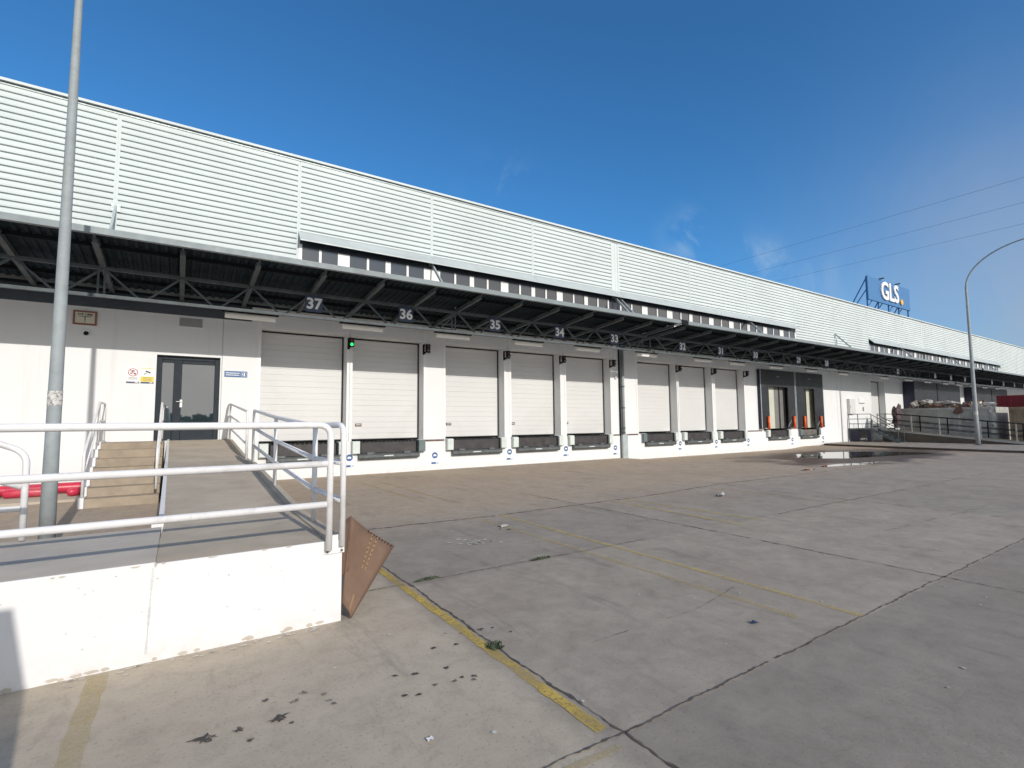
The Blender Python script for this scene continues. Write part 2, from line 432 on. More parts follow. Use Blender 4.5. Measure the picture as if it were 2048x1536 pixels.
ribbon(J, [(2.07,8.2),(4.9,7.98),(8.9,8.02),(12,8.35),(17.3,8.28),(22,8.3)], .026, M['dark'], .006, .012, .05, gaps=.2, seed=8)
ribbon(J, [(2.7,3.03),(3.9,3.0),(4.8,3.18)], .004, M['dark'], .006, .006, .05, gaps=.5, seed=9)
ribbon(J, [(17,3.1),(9,3.4)], .008, M['dark'], .006, .012, .08, gaps=.6, seed=11)
RM = 'road_marking'
ribbon(RM, [(2.0,2.17),(2.0,6.2)], .085, M['yfresh'], .004, .004, .05, seed=21)
ribbon(RM, [(1.97,6.2),(1.97,8.0)], .08, M['yfaint'], .004, .004, seed=22)
ribbon(RM, [(5.0,2.1),(4.98,8.0)], .085, M['yworn'], .004, .004, seed=23)
ribbon(RM, [(4.5,2.4),(4.48,8.0)], .085, M['yfaint'], .004, .004, seed=24)
ribbon(RM, [(4.95,10.2),(4.92,14.6)], .10, M['yfaint'], .004, .004, seed=25)
ribbon(RM, [(4.45,10.2),(4.42,14.6)], .10, M['yfaint'], .004, .004, seed=29)
ribbon(RM, [(8.35,4.9),(8.2,8.0)], .09, M['yworn'], .004, .004, seed=26)
ribbon(RM, [(7.72,4.9),(7.8,8.0)], .09, M['yworn'], .004, .004, seed=27)
ribbon(RM, [(11.3,4.9),(11.2,8.0)], .09, M['yfaint'], .004, .004, seed=30)
ribbon(RM, [(-.43,1.0),(-.41,4.56)], .115, M['yfaint'], .004, .004, seed=28)
ribbon(RM, [(1.3,2.05),(1.98,2.02)], .05, M['yfaint'], .004, .004, seed=31)

# ------------------------------------------------------------------ puddle water
def blob(pts, z, seed=0, amp=.12, sub=6):
    out = []; rnd = random.Random(seed)
    for i, a in enumerate(pts):
        b = pts[(i+1) % len(pts)]
        for k in range(sub):
            t = k/sub; x = a[0]+(b[0]-a[0])*t; y = a[1]+(b[1]-a[1])*t
            out.append((x+amp*noise.noise(Vector((x*1.3, y*1.3, seed))), y+amp*noise.noise(Vector((x*1.3, y*1.3, seed+9))), z))
    return out
mb = MB()
mb.poly(blob([(23.4,12.1),(25.4,13.2),(27.9,13.15),(29.5,12.5),(31.1,11.3),(31.4,10.0),(30.6,9.2),(28.1,9.9),(25.8,10.2),(24.2,10.5),(23.4,11.2)], .006, 3))
mb.poly(blob([(19.5,9.3),(20.8,9.4),(23.4,8.85),(22.0,8.66),(20.4,8.85),(19.3,9.05)], .006, 5, .08))
mb.poly(blob([(17.4,8.95),(18.0,9.1),(18.4,8.95),(17.9,8.8)], .006, 6, .05))
tag(mb.build('puddle_water', M['water']), 'rain water standing on the wet concrete before the last docks', 'water', kind='structure')

# ------------------------------------------------------------------ warehouse
DOORS = {37:(2.00,4.59), 36:(4.78,7.34), 35:(8.22,10.81), 34:(11.15,13.68), 33:(14.01,16.65), 32:(18.47,21.35), 31:(21.53,24.30), 30:(24.59,27.33), 29:(29.20,32.30), 28:(33.10,35.90), 27:(43.95,46.40)}
ZS, ZL = 1.15, 4.65          # dock floor, lintel
XL, XR, YW = -14., 112., 17.
wh = thing('warehouse', (2, 17, 0), 'long white logistics warehouse with ribbed upper cladding and numbered loading docks', 'warehouse')
# lower wall with the openings left open
mb = MB()
ops = sorted(DOORS.values()) ; ent = (-.60, .93)
edges = [XL, ent[0]] + [ent[1]]
mb.box(XL, ent[0], YW, YW+.5, -.3, 5.27); mb.box(ent[0], ent[1], YW, YW+.5, 3.66, 5.27); mb.box(ent[0], ent[1], YW, YW+.5, -.3, 1.27)
x = ent[1]
for a, b in ops:
    mb.box(x, a, YW, YW+.5, -.3, 5.27); mb.box(a, b, YW, YW+.5, ZL, 5.27); mb.box(a, b, YW, YW+.5, -.3, ZS-.06); x = b
mb.box(x, XR, YW, YW+.5, -.3, 5.27)
mb.build('wall', M['wall'], wh)
# slightly proud painted plinth under the dock floor
mb = MB(); x = 1.22
for n, (a, b) in sorted(DOORS.items(), key=lambda t: t[1]):
    if n in (27,): continue
    c = {29:30.65, 28:34.35}.get(n, (a+b)/2)
    mb.box(x, c-1.08, YW-.025, YW, -.3, 1.03); mb.box(c-1.08, c+1.08, YW-.025, YW, -.3, .47); x = c+1.08
mb.box(x, 38.6, YW-.025, YW, -.3, 1.03)
mb.build('plinth', M['wall'], wh)
# rusty floor edge strips between doors
for a, b in ((7.42,8.16), (16.75,17.15), (17.6,18.4), (27.45,29.0)):
    MB().box(a, b, YW-.035, YW, 1.035, 1.10).build('floor_edge', M['brown'], wh)
# bright corner trims at the door jambs and panel joints
for n, (a, b) in DOORS.items():
    if n in (29, 28): continue
    MB().box(a-.10, a-.004, YW-.012, YW, 1.12, 5.2).build('jamb_trim', M['trim'], wh); MB().box(b+.004, b+.10, YW-.012, YW, 1.12, 5.2).build('jamb_trim', M['trim'], wh)
    MB().box(a-.004, b+.004, YW-.012, YW, ZL, ZL+.085).build('lintel_trim', M['trim'], wh)
for xx in (.96, 38.5, 39.2, 62.5): MB().box(xx, xx+.025, YW-.004, YW, 1.0, 5.2).build('wall_joint', M['groove'], wh)
# dark recess above the left wall, behind the canopy
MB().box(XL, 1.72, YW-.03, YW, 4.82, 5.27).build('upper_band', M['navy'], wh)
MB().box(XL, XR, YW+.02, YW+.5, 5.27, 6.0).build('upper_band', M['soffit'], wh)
# sectional doors
def sect_door(n, a, b, handle=True, mat=None):
    mb = MB(); y = YW+.45; z = ZS+.02; h = (4.62-z)/6
    prof = []
    for k in range(6):
        z0, z1 = z+k*h, z+(k+1)*h
        mb.box(a+.02, b-.05, y+.012, y+.06, z0, z1)
        for j in range(3):
            q0 = z0+.006 if j == 0 else z0+j*h/3+.0012; q1 = z1-.006 if j == 2 else z0+(j+1)*h/3-.0012
            mb.bbox(a+.02, b-.05, y, y+.012, q0, q1, .002)
    d = mb.build('dock_door', mat or M['dooroff'], wh)
    MB().box(b-.05, b-.002, y-.02, y+.06, z-.02, 4.64).box(a+.02, b-.05, y-.02, y+.06, 4.60, 4.64).box(a+.02, b-.05, y-.015, y+.05, z-.03, z).build('door_seal', M['rubber'], d)
    if handle:
        hm = MB(); hm.bbox(a+.24, a+.46, y-.02, y, 1.60, 1.70, .012); hm.m = 1; hm.box(a+.27, a+.43, y-.024, y-.02, 1.645, 1.665)
        hm.build('handle', [M['rust'], M['trim']], d)
    return d
for n, (a, b) in DOORS.items():
    sect_door(n, a, b, True, M['paleshut'] if n in (29, 28) else None)
MB().box(44.3, 44.75, YW+.43, YW+.455, 2.55, 2.75).build('door_window', M['grille'], wh)
# entrance door
ed = MB()
X0, X1 = ent; yf = YW+.12
fr = MB()
for a, b, c, d in ((X0,X0+.13,1.27,3.66),(X1-.13,X1,1.27,3.66),(X0+.13,X1-.13,3.54,3.66),(-.20,.00,1.27,3.54)):
    fr.bbox(a, b, yf, yf+.10, c, d, .01)
fr.bbox(.0, .80, yf+.02, yf+.08, 1.27, 1.80, .01); fr.bbox(.0, .80, yf+.02, yf+.08, 3.44, 3.54, .01); fr.bbox(-.47, -.20, yf+.02, yf+.08, 1.27, 1.80, .01); fr.bbox(-.47, -.20, yf+.02, yf+.08, 3.46, 3.54, .01)
edo = fr.build('entrance_door', M['anthracite'], wh)
g1 = MB().box(.0, .80, yf+.045, yf+.06, 1.80, 3.44).build('glass_pane', M['doorglass'], edo)
g2 = MB().box(-.47, -.20, yf+.045, yf+.06, 1.80, 3.46).build('glass_pane', M['doorglass'], edo)
hd = MB(); hd.bbox(-.03, .03, yf-.012, yf, 2.20, 2.42, .005); hd.tube([(-.0,yf,2.36),(-.0,yf-.05,2.36),(-.12,yf-.05,2.36)], .011, 8); hd.build('handle', M['trim'], edo)
# cladding bays
JX = [-11.0,-6.34,-1.68,2.98,7.64,12.30,16.96]; JX2 = [17.36,22.70,28.04,33.38,38.72,44.05,49.4,54.75]; JX3 = [55.15,60.5,65.85,71.2,76.55,81.9,87.25,92.6,97.95,103.3,108.6]
def clad(x0, x1, zb):
    mb = MB(); z = 10.25; y = YW; pr = []; pitch = .1745
    while z > zb+.05:
        zz = max(zb, z-pitch)
        pr += [(y, z), (y-.004, z-.5*(z-zz)), (y, zz+.042), (y+.05, zz+.040), (y+.05, zz)]
        z = zz
    for i in range(len(pr)-1):
        (ya, za), (yb, zb2) = pr[i], pr[i+1]
        mb.m = 1 if i % 5 == 3 else 0
        mb.poly([(x0,ya,za),(x0,yb,zb2),(x1,yb,zb2),(x1,ya,za)])
    mb.m = 0
    return mb.build('cladding_panel', [M['cladding'], M['groove']], wh)
HOODS = [(3.0, 33.38), (44.15, 77.5)]
bays = list(zip(JX[:-1], JX[1:])) + list(zip(JX2[:-1], JX2[1:])) + list(zip(JX3[:-1], JX3[1:]))
for a, b in bays:
    hooded = any(h0-.2 <= a and b <= h1+.9 for h0, h1 in HOODS)
    clad(a+.045, b-.045, 7.88 if hooded else 5.95)
for xx in JX[1:-1]+JX2[1:-1]+JX3[1:-1]:
    mb = MB()
    hooded = any(h0+.3 < xx < h1-.3 for h0, h1 in HOODS); z0 = 7.9 if hooded else 5.95
    mb.box(xx-.05, xx-.012, YW-.012, YW+.05, z0, 10.24); mb.box(xx+.012, xx+.05, YW-.012, YW+.05, z0, 10.24); mb.box(xx-.012, xx+.012, YW+.004, YW+.05, z0, 10.24); mb.build('joint_trim', M['cladding'], wh)
for xa, xb in ((16.90,17.42),(54.70,55.2)):
    mb = MB(); mb.box(xa, xa+.10, YW-.015, YW+.05, 7.9, 10.24); mb.box(xb-.10, xb, YW-.015, YW+.05, 7.9, 10.24); mb.box(xa+.10, xb-.10, YW+.006, YW+.05, 7.9, 10.24); mb.box((xa+xb)/2-.02, (xa+xb)/2+.02, YW-.004, YW+.006, 7.9, 10.24); mb.build('joint_trim', M['cladding'], wh)
MB().box(XL, XR, YW+.055, YW+.30, 5.9, 10.25).build('parapet_core', M['groove'], wh)
mb = MB(); mb.extrude_x([(YW-.07,10.335),(YW-.07,10.405),(YW+.40,10.42),(YW+.40,10.335)][::-1], XL, XR)
mb.build('parapet_cap', M['cladding'], wh)
MB().box(XL, XR, YW-.012, YW+.05, 10.262, 10.298).build('parapet_trim', M['trimgrey'], wh)
MB().box(XL, XR, YW+.03, YW+.30, 10.25, 10.335).build('parapet_shade_strip', M['steeldark'], wh)  # recess shadow under the cap is put into this near-black strip
MB().box(XL, XR, YW+.4, 60, 9.2, 9.5).box(XL, XR, 59.5, 60, -.3, 9.2).box(XL, XL+.3, YW+.5, 59.5, -.3, 9.2).box(XR-.3, XR, YW+.5, 59.5, -.3, 9.2).build('roof', M['hood'], wh)
MB().box(XL, XR, YW+1.6, YW+1.7, 0, 5.6).build('inner_wall', M['inside'], wh)
# hoods and the window strips below them
for h0, h1 in HOODS:
    mb = MB(); mb.extrude_x([(YW+.0,7.915),(YW-.36,7.555),(YW-.36,7.515),(YW-.335,7.515),(YW-.335,7.54),(YW,7.875)], h0-.02, h1+.02)
    hd = mb.build('window_hood', M['hood'], wh)
    mb = MB()
    for xx in [j for j in JX+JX2+JX3 if h0+.5 < j < h1-.5]: mb.beam((xx, YW-.002, 7.918), (xx, YW-.36, 7.558), .03, .012)
    mb.build('hood_seam', M['groove'], hd)
    MB().box(h0, h1, YW+.02, YW+.055, 5.95, 7.88).build('window_band', M['navy'], wh)  # dark frame band; the hood's shade is put into its colour
    MB().box(h1-.10, h1, YW-.02, YW+.02, 5.95, 7.5).box(h0, h0+.10, YW-.02, YW+.02, 5.95, 7.5).build('band_end', M['trim'], wh)
PAIRS = [(3.10,4.23),(4.62,5.87),(6.06,7.32),(7.98,9.24),(9.43,10.67),(11.03,12.19),(12.38,13.55),(13.88,15.14),(15.35,16.59)]
for a in JX2[:3]: PAIRS += [(a+.12,a+1.55),(a+1.95,a+3.40),(a+3.83,a+5.19)]
for a in [44.05,49.4,55.15,60.5,65.85,71.2]: PAIRS += [(a+.2,a+1.6),(a+1.95,a+3.40),(a+3.83,a+5.15)]
PAIRS.sort()
for k, (a, b) in enumerate(PAIRS):
    c = (a+b)/2; fm = MB(); y0 = YW-.03
    nxt = PAIRS[k+1][0] if k+1 < len(PAIRS) and PAIRS[k+1][0]-b < .7 else b+.08
    fm.box(c-.04, c+.04, y0, YW+.02, 6.0, 7.40); fm.box(b, nxt, y0, YW+.02, 6.0, 7.40); fm.box(a, c-.04, y0+.012, YW+.02, 6.55, 6.63); fm.box(c+.04, b, y0+.012, YW+.02, 6.55, 6.63)
    if k == 0 or a-PAIRS[k-1][1] > .7: fm.box(a-.08, a, y0, YW+.02, 6.0, 7.40)
    wdw = fm.build('window', M['trim'], wh)
    MB().box(a, c-.04, YW+.003, YW+.018, 6.63, 7.42).box(c+.04, b, YW+.003, YW+.018, 6.63, 7.42).build('pane', M['glass'], wdw)

# ------------------------------------------------------------------ loading canopy
ca = thing('loading_canopy', (2, 15, 5.5), 'dark steel canopy on lattice girders running along the whole dock front', 'canopy')
ZD = lambda y: 5.66 - .0865*(y-13.15)
secs = [(XL, 16.93), (17.40, 54.72), (55.18, XR)]
for a, b in secs:
    mb = MB(); n = int((b-a)/.18); prof = []          # corrugated deck, ribs run out from the wall
    for i in range(n):
        x0 = a+(b-a)*i/n; x1 = a+(b-a)*(i+1)/n; xm = (x0+x1)/2; q = (x1-x0)*.13
        for (xa, da), (xb, db) in (((x0,.0),(xm-q,.0)), ((xm-q,.0),(xm,.035)), ((xm,.035),(x1-q,.035)), ((x1-q,.035),(x1,.0))):
            mb.poly([(xa,13.17,ZD(13.17)+.07+da),(xa,16.98,ZD(16.98)+.07+da),(xb,16.98,ZD(16.98)+.07+db),(xb,13.17,ZD(13.17)+.07+db)])
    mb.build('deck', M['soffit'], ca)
    mb = MB(); mb.box(a, b, 13.13, 13.16, 5.655, 5.79); mb.box(a, b, 13.16, 13.24, 5.655, 5.667); mb.box(a, b, 13.16, 13.20, 5.78, 5.79)
    mb.build('fascia', M['fascia'], ca)
    mb = MB()
    for yy in (13.9, 16.1): mb.box(a, b, yy-.03, yy+.03, ZD(yy)-.02, ZD(yy)+.068)
    mb.build('purlin', M['steeldark'], ca)
    if b < 60: MB().box(b+.005, b+.465, 13.165, 13.20, 5.63, 5.83).build('gap_cover', M['steeldark'], ca)
    if b < 60: MB().box(b-.06, b+.54, 13.3, 16.95, 5.80, 5.82).build('gap_cover', M['steeldark'], ca)
    MB().box(a, b, 16.90, 17.06, ZD(16.9)+.02, ZD(16.9)+.30).build('wall_flashing', M['fascia'], ca)
    MB().box(a, b, 14.95, 15.03, 5.36, 5.44).build('top_chord', M['steel'], ca)
    mb = MB(); mb.box(a, b, 14.95, 15.03, 4.70, 4.775); mb.box(a, b, 15.035, 15.09, 4.74, 4.765)
    mb.build('bottom_chord', M['steel'], ca)
raft = []
for i in range(-7, 13): raft.append(-1.63+1.553*i)
raft = [r for r in raft if r < 16.9] + [16.80]
r2 = [17.52+1.78*i for i in range(21)] + [54.6]; r3 = [55.3+1.783*i for i in range(31)]
for k, r in enumerate(raft+r2+r3):
    if k > 74: break
    mb = MB(); y0, y1 = 13.42, 16.97
    mb.beam((r,y0,ZD(y0)-.045), (r,y1,ZD(y1)-.045), .075, .09); mb.beam((r,y0,ZD(y0)-.095), (r,y1,ZD(y1)-.095), .11, .012); mb.beam((r,y0,ZD(y0)+.004), (r,y1,ZD(y1)+.004), .11, .012)
    mb.beam((r,13.2,ZD(13.2)+.02), (r,13.44,ZD(13.44)-.0), .04, .035)
    mb.build('rafter', M['steel'], ca)
def diags(rs, lim):
    for a, b in zip(rs[:-1], rs[1:]):
        if b-a > 2.2 or b-a < .6: continue
        m = (a+b)/2
        if a > lim: break
        MB().beam((a,14.99,5.40), (m-.09,14.99,4.76), .045, .045, (0,1,0)).build('diagonal', M['steel'], ca)
        MB().beam((b,14.99,5.40), (m+.09,14.99,4.76), .045, .045, (0,1,0)).build('diagonal', M['steel'], ca)
diags(raft, 20); diags(r2, 47)
posts = [(-10.9,),(-6.3,),(-1.72,-1.60),(7.48,7.60),(16.67,17.15),(28.0,28.1),(38.7,38.8),(49.4,)]
for g in posts:
    for p in g: MB().box(p-.02, p+.02, 14.97, 15.01, 4.775, 5.36).build('girder_post', M['steel'], ca)
    p = g[-1]
    MB().beam((p-.05,16.97,5.2), (p-.05,15.04,4.78), .06, .06).build('brace', M['steeldark'], ca)
for xx in (-11,-1.66,7.62,16.99,17.31,27.98,38.72,49.4,60.5,71.2):
    MB().beam((xx,16.97,7.62 if xx < 30 else 7.75), (xx,15.0,5.56), .09, .05, (1,0,0)).box(xx-.10, xx+.10, 16.97, 16.99, 7.5, 7.78).build('tie_strut', M['trimgrey'], ca)

# ------------------------------------------------------------------ dock equipment
ORD = {37:'37',36:'36',35:'35',34:'34',33:'33',32:'32',31:'31',30:'30',29:'29',28:'28'}
def leveller(n):
    a, b = DOORS[n]; c = (a+b)/2; c = {29:30.65, 28:34.35}.get(n, c); t = thing('dock_leveller', (c, 16.95, 0), f'dark steel dock leveller with pale bumpers under door number {n}', 'dock leveller', 'dock levellers under the doors')
    old = n == 28; y = 16.93
    mb = MB(); mb.bbox(c-.98, c+.98, y, YW+.3, .70, 1.09, .01); mb.box(c-.98, c+.98, YW+.3, YW+.44, 1.0, 1.09)
    mb.build('plate', M['plateold'] if old else M['plate'], t)
    mb = MB(); mb.box(c-1.03, c-.985, y-.02, YW+.2, .60, 1.10); mb.box(c+.985, c+1.03, y-.02, YW+.2, .60, 1.10)
    for i in range(14): mb.box(c-.95+i*.14, c-.86+i*.14, y-.012, y+.0, 1.06, 1.095)
    mb.build('frame', M['steeldark'], t)
    mb = MB(); mb.extrude_x([(y-.13,.56),(y-.13,.64),(y-.005,.69),(y-.005,.50),(y-.08,.50)][::-1], c-1.07, c+1.07)
    for q in (-.68, .62): mb.box(c+q-.12, c+q+.12, y-.09, y-.002, .665, .725)
    lip = mb.build('lip', M['lip'], t)
    MB().box(c-.22, c+.10, y-.133, y-.131, .585, .62).build('maker_plate', M['bumper'], lip)
    for s in (-1, 1):
        mat = M['bumperdark'] if (n == 36 and s > 0) or (n == 32 and s < 0) or old else M['bumper']
        x = c+s*1.165; mb = MB(); mb.bbox(x-.125, x+.125, y-.12, y-.0, .70, 1.10, .015); bp = mb.build('bumper', mat, t)
        MB().box(x-.14, x+.14, y, YW-.027, .68, 1.115).build('back_plate', M['trimgrey'], bp)
for n in ORD: leveller(n)

def signal(n, lit=False):
    a, b = DOORS[n]; x = b+.045 if n != 37 else 4.685
    t = thing('signal_light', (x, 16.99, 4.2), (f'black signal light glowing green between doors 37 and 36' if lit else f'unlit black signal light on bracket right of door {n}'), 'signal light', 'dock signal lights beside the doors')
    z = 4.40
    s = 0.05 if not lit else 0.0
    mb = MB(); mb.bbox(x-.08+s, x+.08+s, 16.78, 16.86, z-.155, z+.155, .02); mb.build('housing', M['black'], t)
    mb = MB(); mb.box(x-.075, x-.045, 16.86, 16.99, z+.10, z+.14); mb.box(x-.075, x-.03, 16.84, 16.99, z-.19, z-.12); mb.box(x-.09, x-.02, 16.975, 16.989, z-.22, z+.16); mb.build('bracket', M['black'], t)
    for dz, mt in ((.07, M['redoff']), (-.07, M['greenlit'] if lit else M['lensoff'])):
        mb = MB(); mb.tube([(x+s,16.765,z+dz),(x+s,16.782,z+dz)], [.052,.058], 16); l = mb.build('lens', mt, t)
        vz = MB()
        for k in range(8):
            a0 = PI*(k/8)*1.0; a1 = PI*((k+1)/8)
            vz.poly([(x+s+.064*math.cos(a0),16.78,z+dz+.064*math.sin(a0)),(x+s+.064*math.cos(a1),16.78,z+dz+.064*math.sin(a1)),(x+s+.064*math.cos(a1),16.72,z+dz+.064*math.sin(a1)),(x+s+.064*math.cos(a0),16.72,z+dz+.064*math.sin(a0))])
        vz.build('visor', M['black'], t)
for n in (37,36,35,34,33,32,31,30): signal(n, n == 37)

# number signs on the girder
NX = {37:3.08,36:5.84,35:9.13,34:12.02,33:14.92,32:19.25,31:22.17,30:25.15,29:29.49,28:32.74,27:43.2,26:50.34,25:53.9,24:57.33,23:64.89,22:68.55,21:72.34,20:75.89}
for n, x in NX.items():
    t = thing('number_sign', (x, 14.93, 4.88), f'dark blue sign with white number {n} hanging on the canopy girder', 'number sign', 'dock number signs')
    MB().bbox(x-.235, x+.235, 14.915, 14.935, 4.88, 5.36, .004).build('board', M['signblue'], t)
    MB().text(str(n), .43, (x, 14.909, 5.105), .014).build('numeral', M['white'], t)

# batten lights below the girder
LX = [1.52,4.60,7.68,10.83,13.79,17.27,21.26,24.12,27.80,31.66,35.68,41.9,46.2,50.0,53.8,57.0,60.6,64.2,68.0]
def where(x):
    near = sorted(NX, key=lambda n: abs(NX[n]-x))[0]
    return f'just {"left" if x < NX[near] else "right"} of number sign {near}'
lt0 = None
for x in LX:
    lab = f'white batten light under the girder {where(x)}'
    if x == 17.27: lab = 'white batten light under the girder at the expansion gap beside the downpipe'
    if lt0 is None:
        lt0 = thing('batten_light', (x, 15.3, 4.7), lab, 'light', 'batten lights under the canopy girder')
        mb = MB(); mb.box(x-.70, x+.70, 15.25, 15.36, 4.715, 4.745); mb.beam((x-.65,15.3,4.74), (x-.65,15.06,4.76), .03, .015); mb.beam((x+.65,15.3,4.74), (x+.65,15.06,4.76), .03, .015); mb.build('housing', M['steeldark'], lt0)
        mb = MB(); mb.extrude_x([(15.245,4.66),(15.255,4.70),(15.355,4.70),(15.365,4.66),(15.34,4.56),(15.27,4.56)], x-.62, x+.62); mb.build('diffuser', M['lamp'], lt0)
    else: copy_tree(lt0, (x, 15.3, 4.7), lab)

# safety signs on the plinth
SX = {'between docks 37 and 36':(4.71,.61-.12),'right of dock 36':(7.78,.44),'between docks 35 and 34':(11.02,.44),'between docks 34 and 33':(13.92,.46),'beside the grey downpipe':(16.86,.40),'right of dock 32':(21.46,.46),'right of dock 31':(24.48,.46),'right of dock 30':(27.51,.46),'between docks 29 and 28':(32.30,.38),'right of dock 28':(35.3+.9,.40)}
s0 = None
for k, (x, z) in SX.items():
    lab = f'small white notice with round blue symbol on the plinth {k}'
    if s0 is None:
        s0 = thing('plinth_notice', (x, 16.97, z), lab, 'notice', 'blue safety notices on the plinth'); y = 16.965
        MB().bbox(x-.145, x+.145, y, y+.008, z-.25, z+.22, .002).build('board', M['white'], s0)
        mb = MB(); mb.disc((x,y-.002,z+.085), .115, (0,-1,0), 24); mb.box(x-.135, x+.135, y-.003, y-.001, z-.225, z-.155)
        mb.m = 1; mb.poly([(x-.06,y-.004,z+.055),(x+.06,y-.004,z+.055),(x+.06,y-.004,z+.095),(x+.03,y-.004,z+.12),(x-.04,y-.004,z+.12),(x-.06,y-.004,z+.09)])
        for q in (-.05,-.075): mb.box(x-.09, x+.09, y-.003, y-.001, z+q-.006, z+q+.004)
        mb.box(x+.04, x+.12, y-.005, y-.0035, z-.21, z-.17)
        mb.build('symbol', [M['logoblue'], M['white']], s0)
    else: copy_tree(s0, (x, 16.97, z), lab)

# ------------------------------------------------------------------ dock shelters 29 and 28
def shelter(n, x0, x1, o0, o1, guides, lab):
    t = thing('dock_shelter', ((x0+x1)/2, 16.8, 1.2), lab, 'dock shelter', 'black dock shelters'); yf = 16.80; zt = 4.74
    a, b = x0, x1
    MB().box(a, a+.04, yf, 16.97, 1.2, zt).box(b-.04, b, yf, 16.97, 1.2, zt).box(a+.04, b-.04, yf, 16.97, zt-.04, zt).build('side_fabric', M['curtainside'], t)
    MB().box(a, a+.05, yf-.02, yf, 1.2, zt).build('edge_profile', M['trimgrey'], t); MB().box(b-.05, b, yf-.02, yf, 1.2, zt).build('edge_profile', M['trimgrey'], t)
    MB().bbox(a+.05, b-.05, yf-.012, yf+.005, 3.72, zt, .004).build('head_curtain', M['curtain'], t)
    for u0, u1 in ((a+.05, o0), (o1, b-.05)):
        MB().bbox(u0, u1, yf-.004, yf+.012, 1.22, 3.75, .004).build('side_curtain', M['curtain'], t)
    for xg in guides:
        MB().tube([(xg, yf-.085, 1.16), (xg, yf-.085, 1.93)], .075, 14).box(xg-.02, xg+.02, yf-.05, yf-.005, 1.3, 1.36).box(xg-.02, xg+.02, yf-.05, yf-.005, 1.75, 1.81).build('orange_guide', M['orange'], t)
    MB().tube([(b-1.05, yf-.02, 1.25), (b-.62, yf-.03, 1.66)], .014, 8).build('pull_cord', M['trimgrey'], t)
    c = (a+b)/2; mb = MB(); mb.poly([(c-.15,yf-.014,4.32),(c+.15,yf-.014,4.32),(c+.15,yf-.014,4.38),(c-.15,yf-.014,4.38)]); mb.build('maker_plate', M['grille'], t)
    strips = ((29.3,30.67,'paleshut'),(30.67,31.15,'greyshut'),(31.15,31.33,'rubber'),(31.33,31.95,'greyshut'),(31.95,32.3,'rubber')) if n == 29 else ((33.2,34.36,'greyshut'),(34.36,34.56,'rubber'),(34.56,35.5,'paleshut'))
    for u0, u1, mt in strips:
        d = .03 if mt == 'rubber' else 0
        MB().box(u0, u1, 17.12+d, 17.15+d, 1.18, 3.95).build('inner_panel', M[mt], t)
shelter(29, 28.68, 32.56, 29.56, 31.72, (29.28, 32.18), 'black dock shelter with orange guides around door 29')
shelter(28, 32.62, 36.16, 33.72, 34.95, (33.45, 35.55), 'black dock shelter with orange guides around door 28')
def closed_shelter(x0, x1, mid, lab):
    t = thing('dock_shelter', ((x0+x1)/2, 16.5, 1.2), lab, 'dock shelter', 'black dock shelters'); yf = 16.2
    MB().box(x0, x0+.05, yf, 16.97, 1.1, 4.78).box(x1-.05, x1, yf, 16.97, 1.1, 4.78).box(x0+.05, x1-.05, yf, 16.97, 4.72, 4.78).build('side_fabric', M['curtainside'], t)
    for a, b in ((x0+.05, mid-.06), (mid+.06, x1-.05)):
        MB().bbox(a, b, yf, yf+.03, 1.1, 4.72, .004).build('curtain', M['curtain'], t)
    MB().box(mid-.06, mid+.06, yf-.02, yf+.02, 1.1, 4.72).build('edge_profile', M['steeldark'], t)
closed_shelter(49.9, 60.6, 54.9, 'wide dark double dock shelter behind the grey rubbish skip')
closed_shelter(64.7, 75.5, 70.0, 'dark double dock shelter beyond the curved lamp post')

# ------------------------------------------------------------------ wall fittings
t = thing('downpipe', (17.38, 16.9, 0), 'grey downpipe on a square steel sleeve between docks 33 and 32', 'downpipe')
MB().tube([(17.37,16.90,1.0),(17.37,16.90,5.3)], .07, 14).build('pipe', M['pole'], t)
MB().bbox(17.22, 17.56, 16.82, 16.97, -.05, 1.08, .02).build('sleeve', M['trimgrey'], t)
mb = MB()
for z in (1.15, 1.35, 2.3, 3.3): mb.tube([(17.37,16.90,z),(17.37,16.90,z+.06)], .085, 14)
mb.build('collar', M['steel'], t)
MB().box(17.18, 17.26, 16.955, 16.99, -.05, 5.2).build('conduit', M['steeldark'], t)
t = thing('wall_lamp', (16.98, 16.95, 3.72), 'tiny white sensor on the wall beside the downpipe', 'sensor')
MB().bbox(16.93, 17.03, 16.92, 16.99, 3.68, 3.80, .01).build('housing', M['trim'], t); MB().disc((16.98,16.918,3.72), .025, (0,-1,0)).build('lens', M['black'], t)

t = thing('framed_sign', (-2.17, 16.98, 4.33), 'cream sign in a brown red frame high on the wall behind the lamp post', 'sign'); y = 16.96
MB().box(-2.41,-1.93,y,y+.03,4.66,4.70).box(-2.41,-1.93,y,y+.03,4.33,4.37).box(-2.41,-2.37,y,y+.03,4.37,4.66).box(-1.97,-1.93,y,y+.03,4.37,4.66).build('frame', M['frame_red'], t)
MB().box(-2.37,-1.97,y+.012,y+.028,4.37,4.66).build('plate', M['cream'], t)
mb = MB(); mb.text('H·E 1.000', .075, (-2.17, y+.008, 4.605), .002); mb.box(-2.30,-2.04,y+.008,y+.011,4.545,4.557); mb.box(-2.178,-2.162,y+.008,y+.011,4.44,4.545); mb.text('1', .06, (-2.17, y+.008, 4.405), .002)
mb.build('lettering', M['black'], t)
t = thing('wall_vent', (.16, 16.98, 4.5), 'grey louvred air vent above the entrance door', 'vent')
MB().box(-.14,.47,16.975,16.998,4.485,4.77).build('frame', M['trim'], t)
mb = MB(); mb.m = 0
for k in range(9): mb.box(-.115,.445,16.962,16.974,4.505+k*.028,4.523+k*.028)
mb.build('grille', M['grille'], t)
t = thing('security_camera', (-2.13, 16.95, 4.1), 'small dark dome camera under the framed wall sign', 'camera')
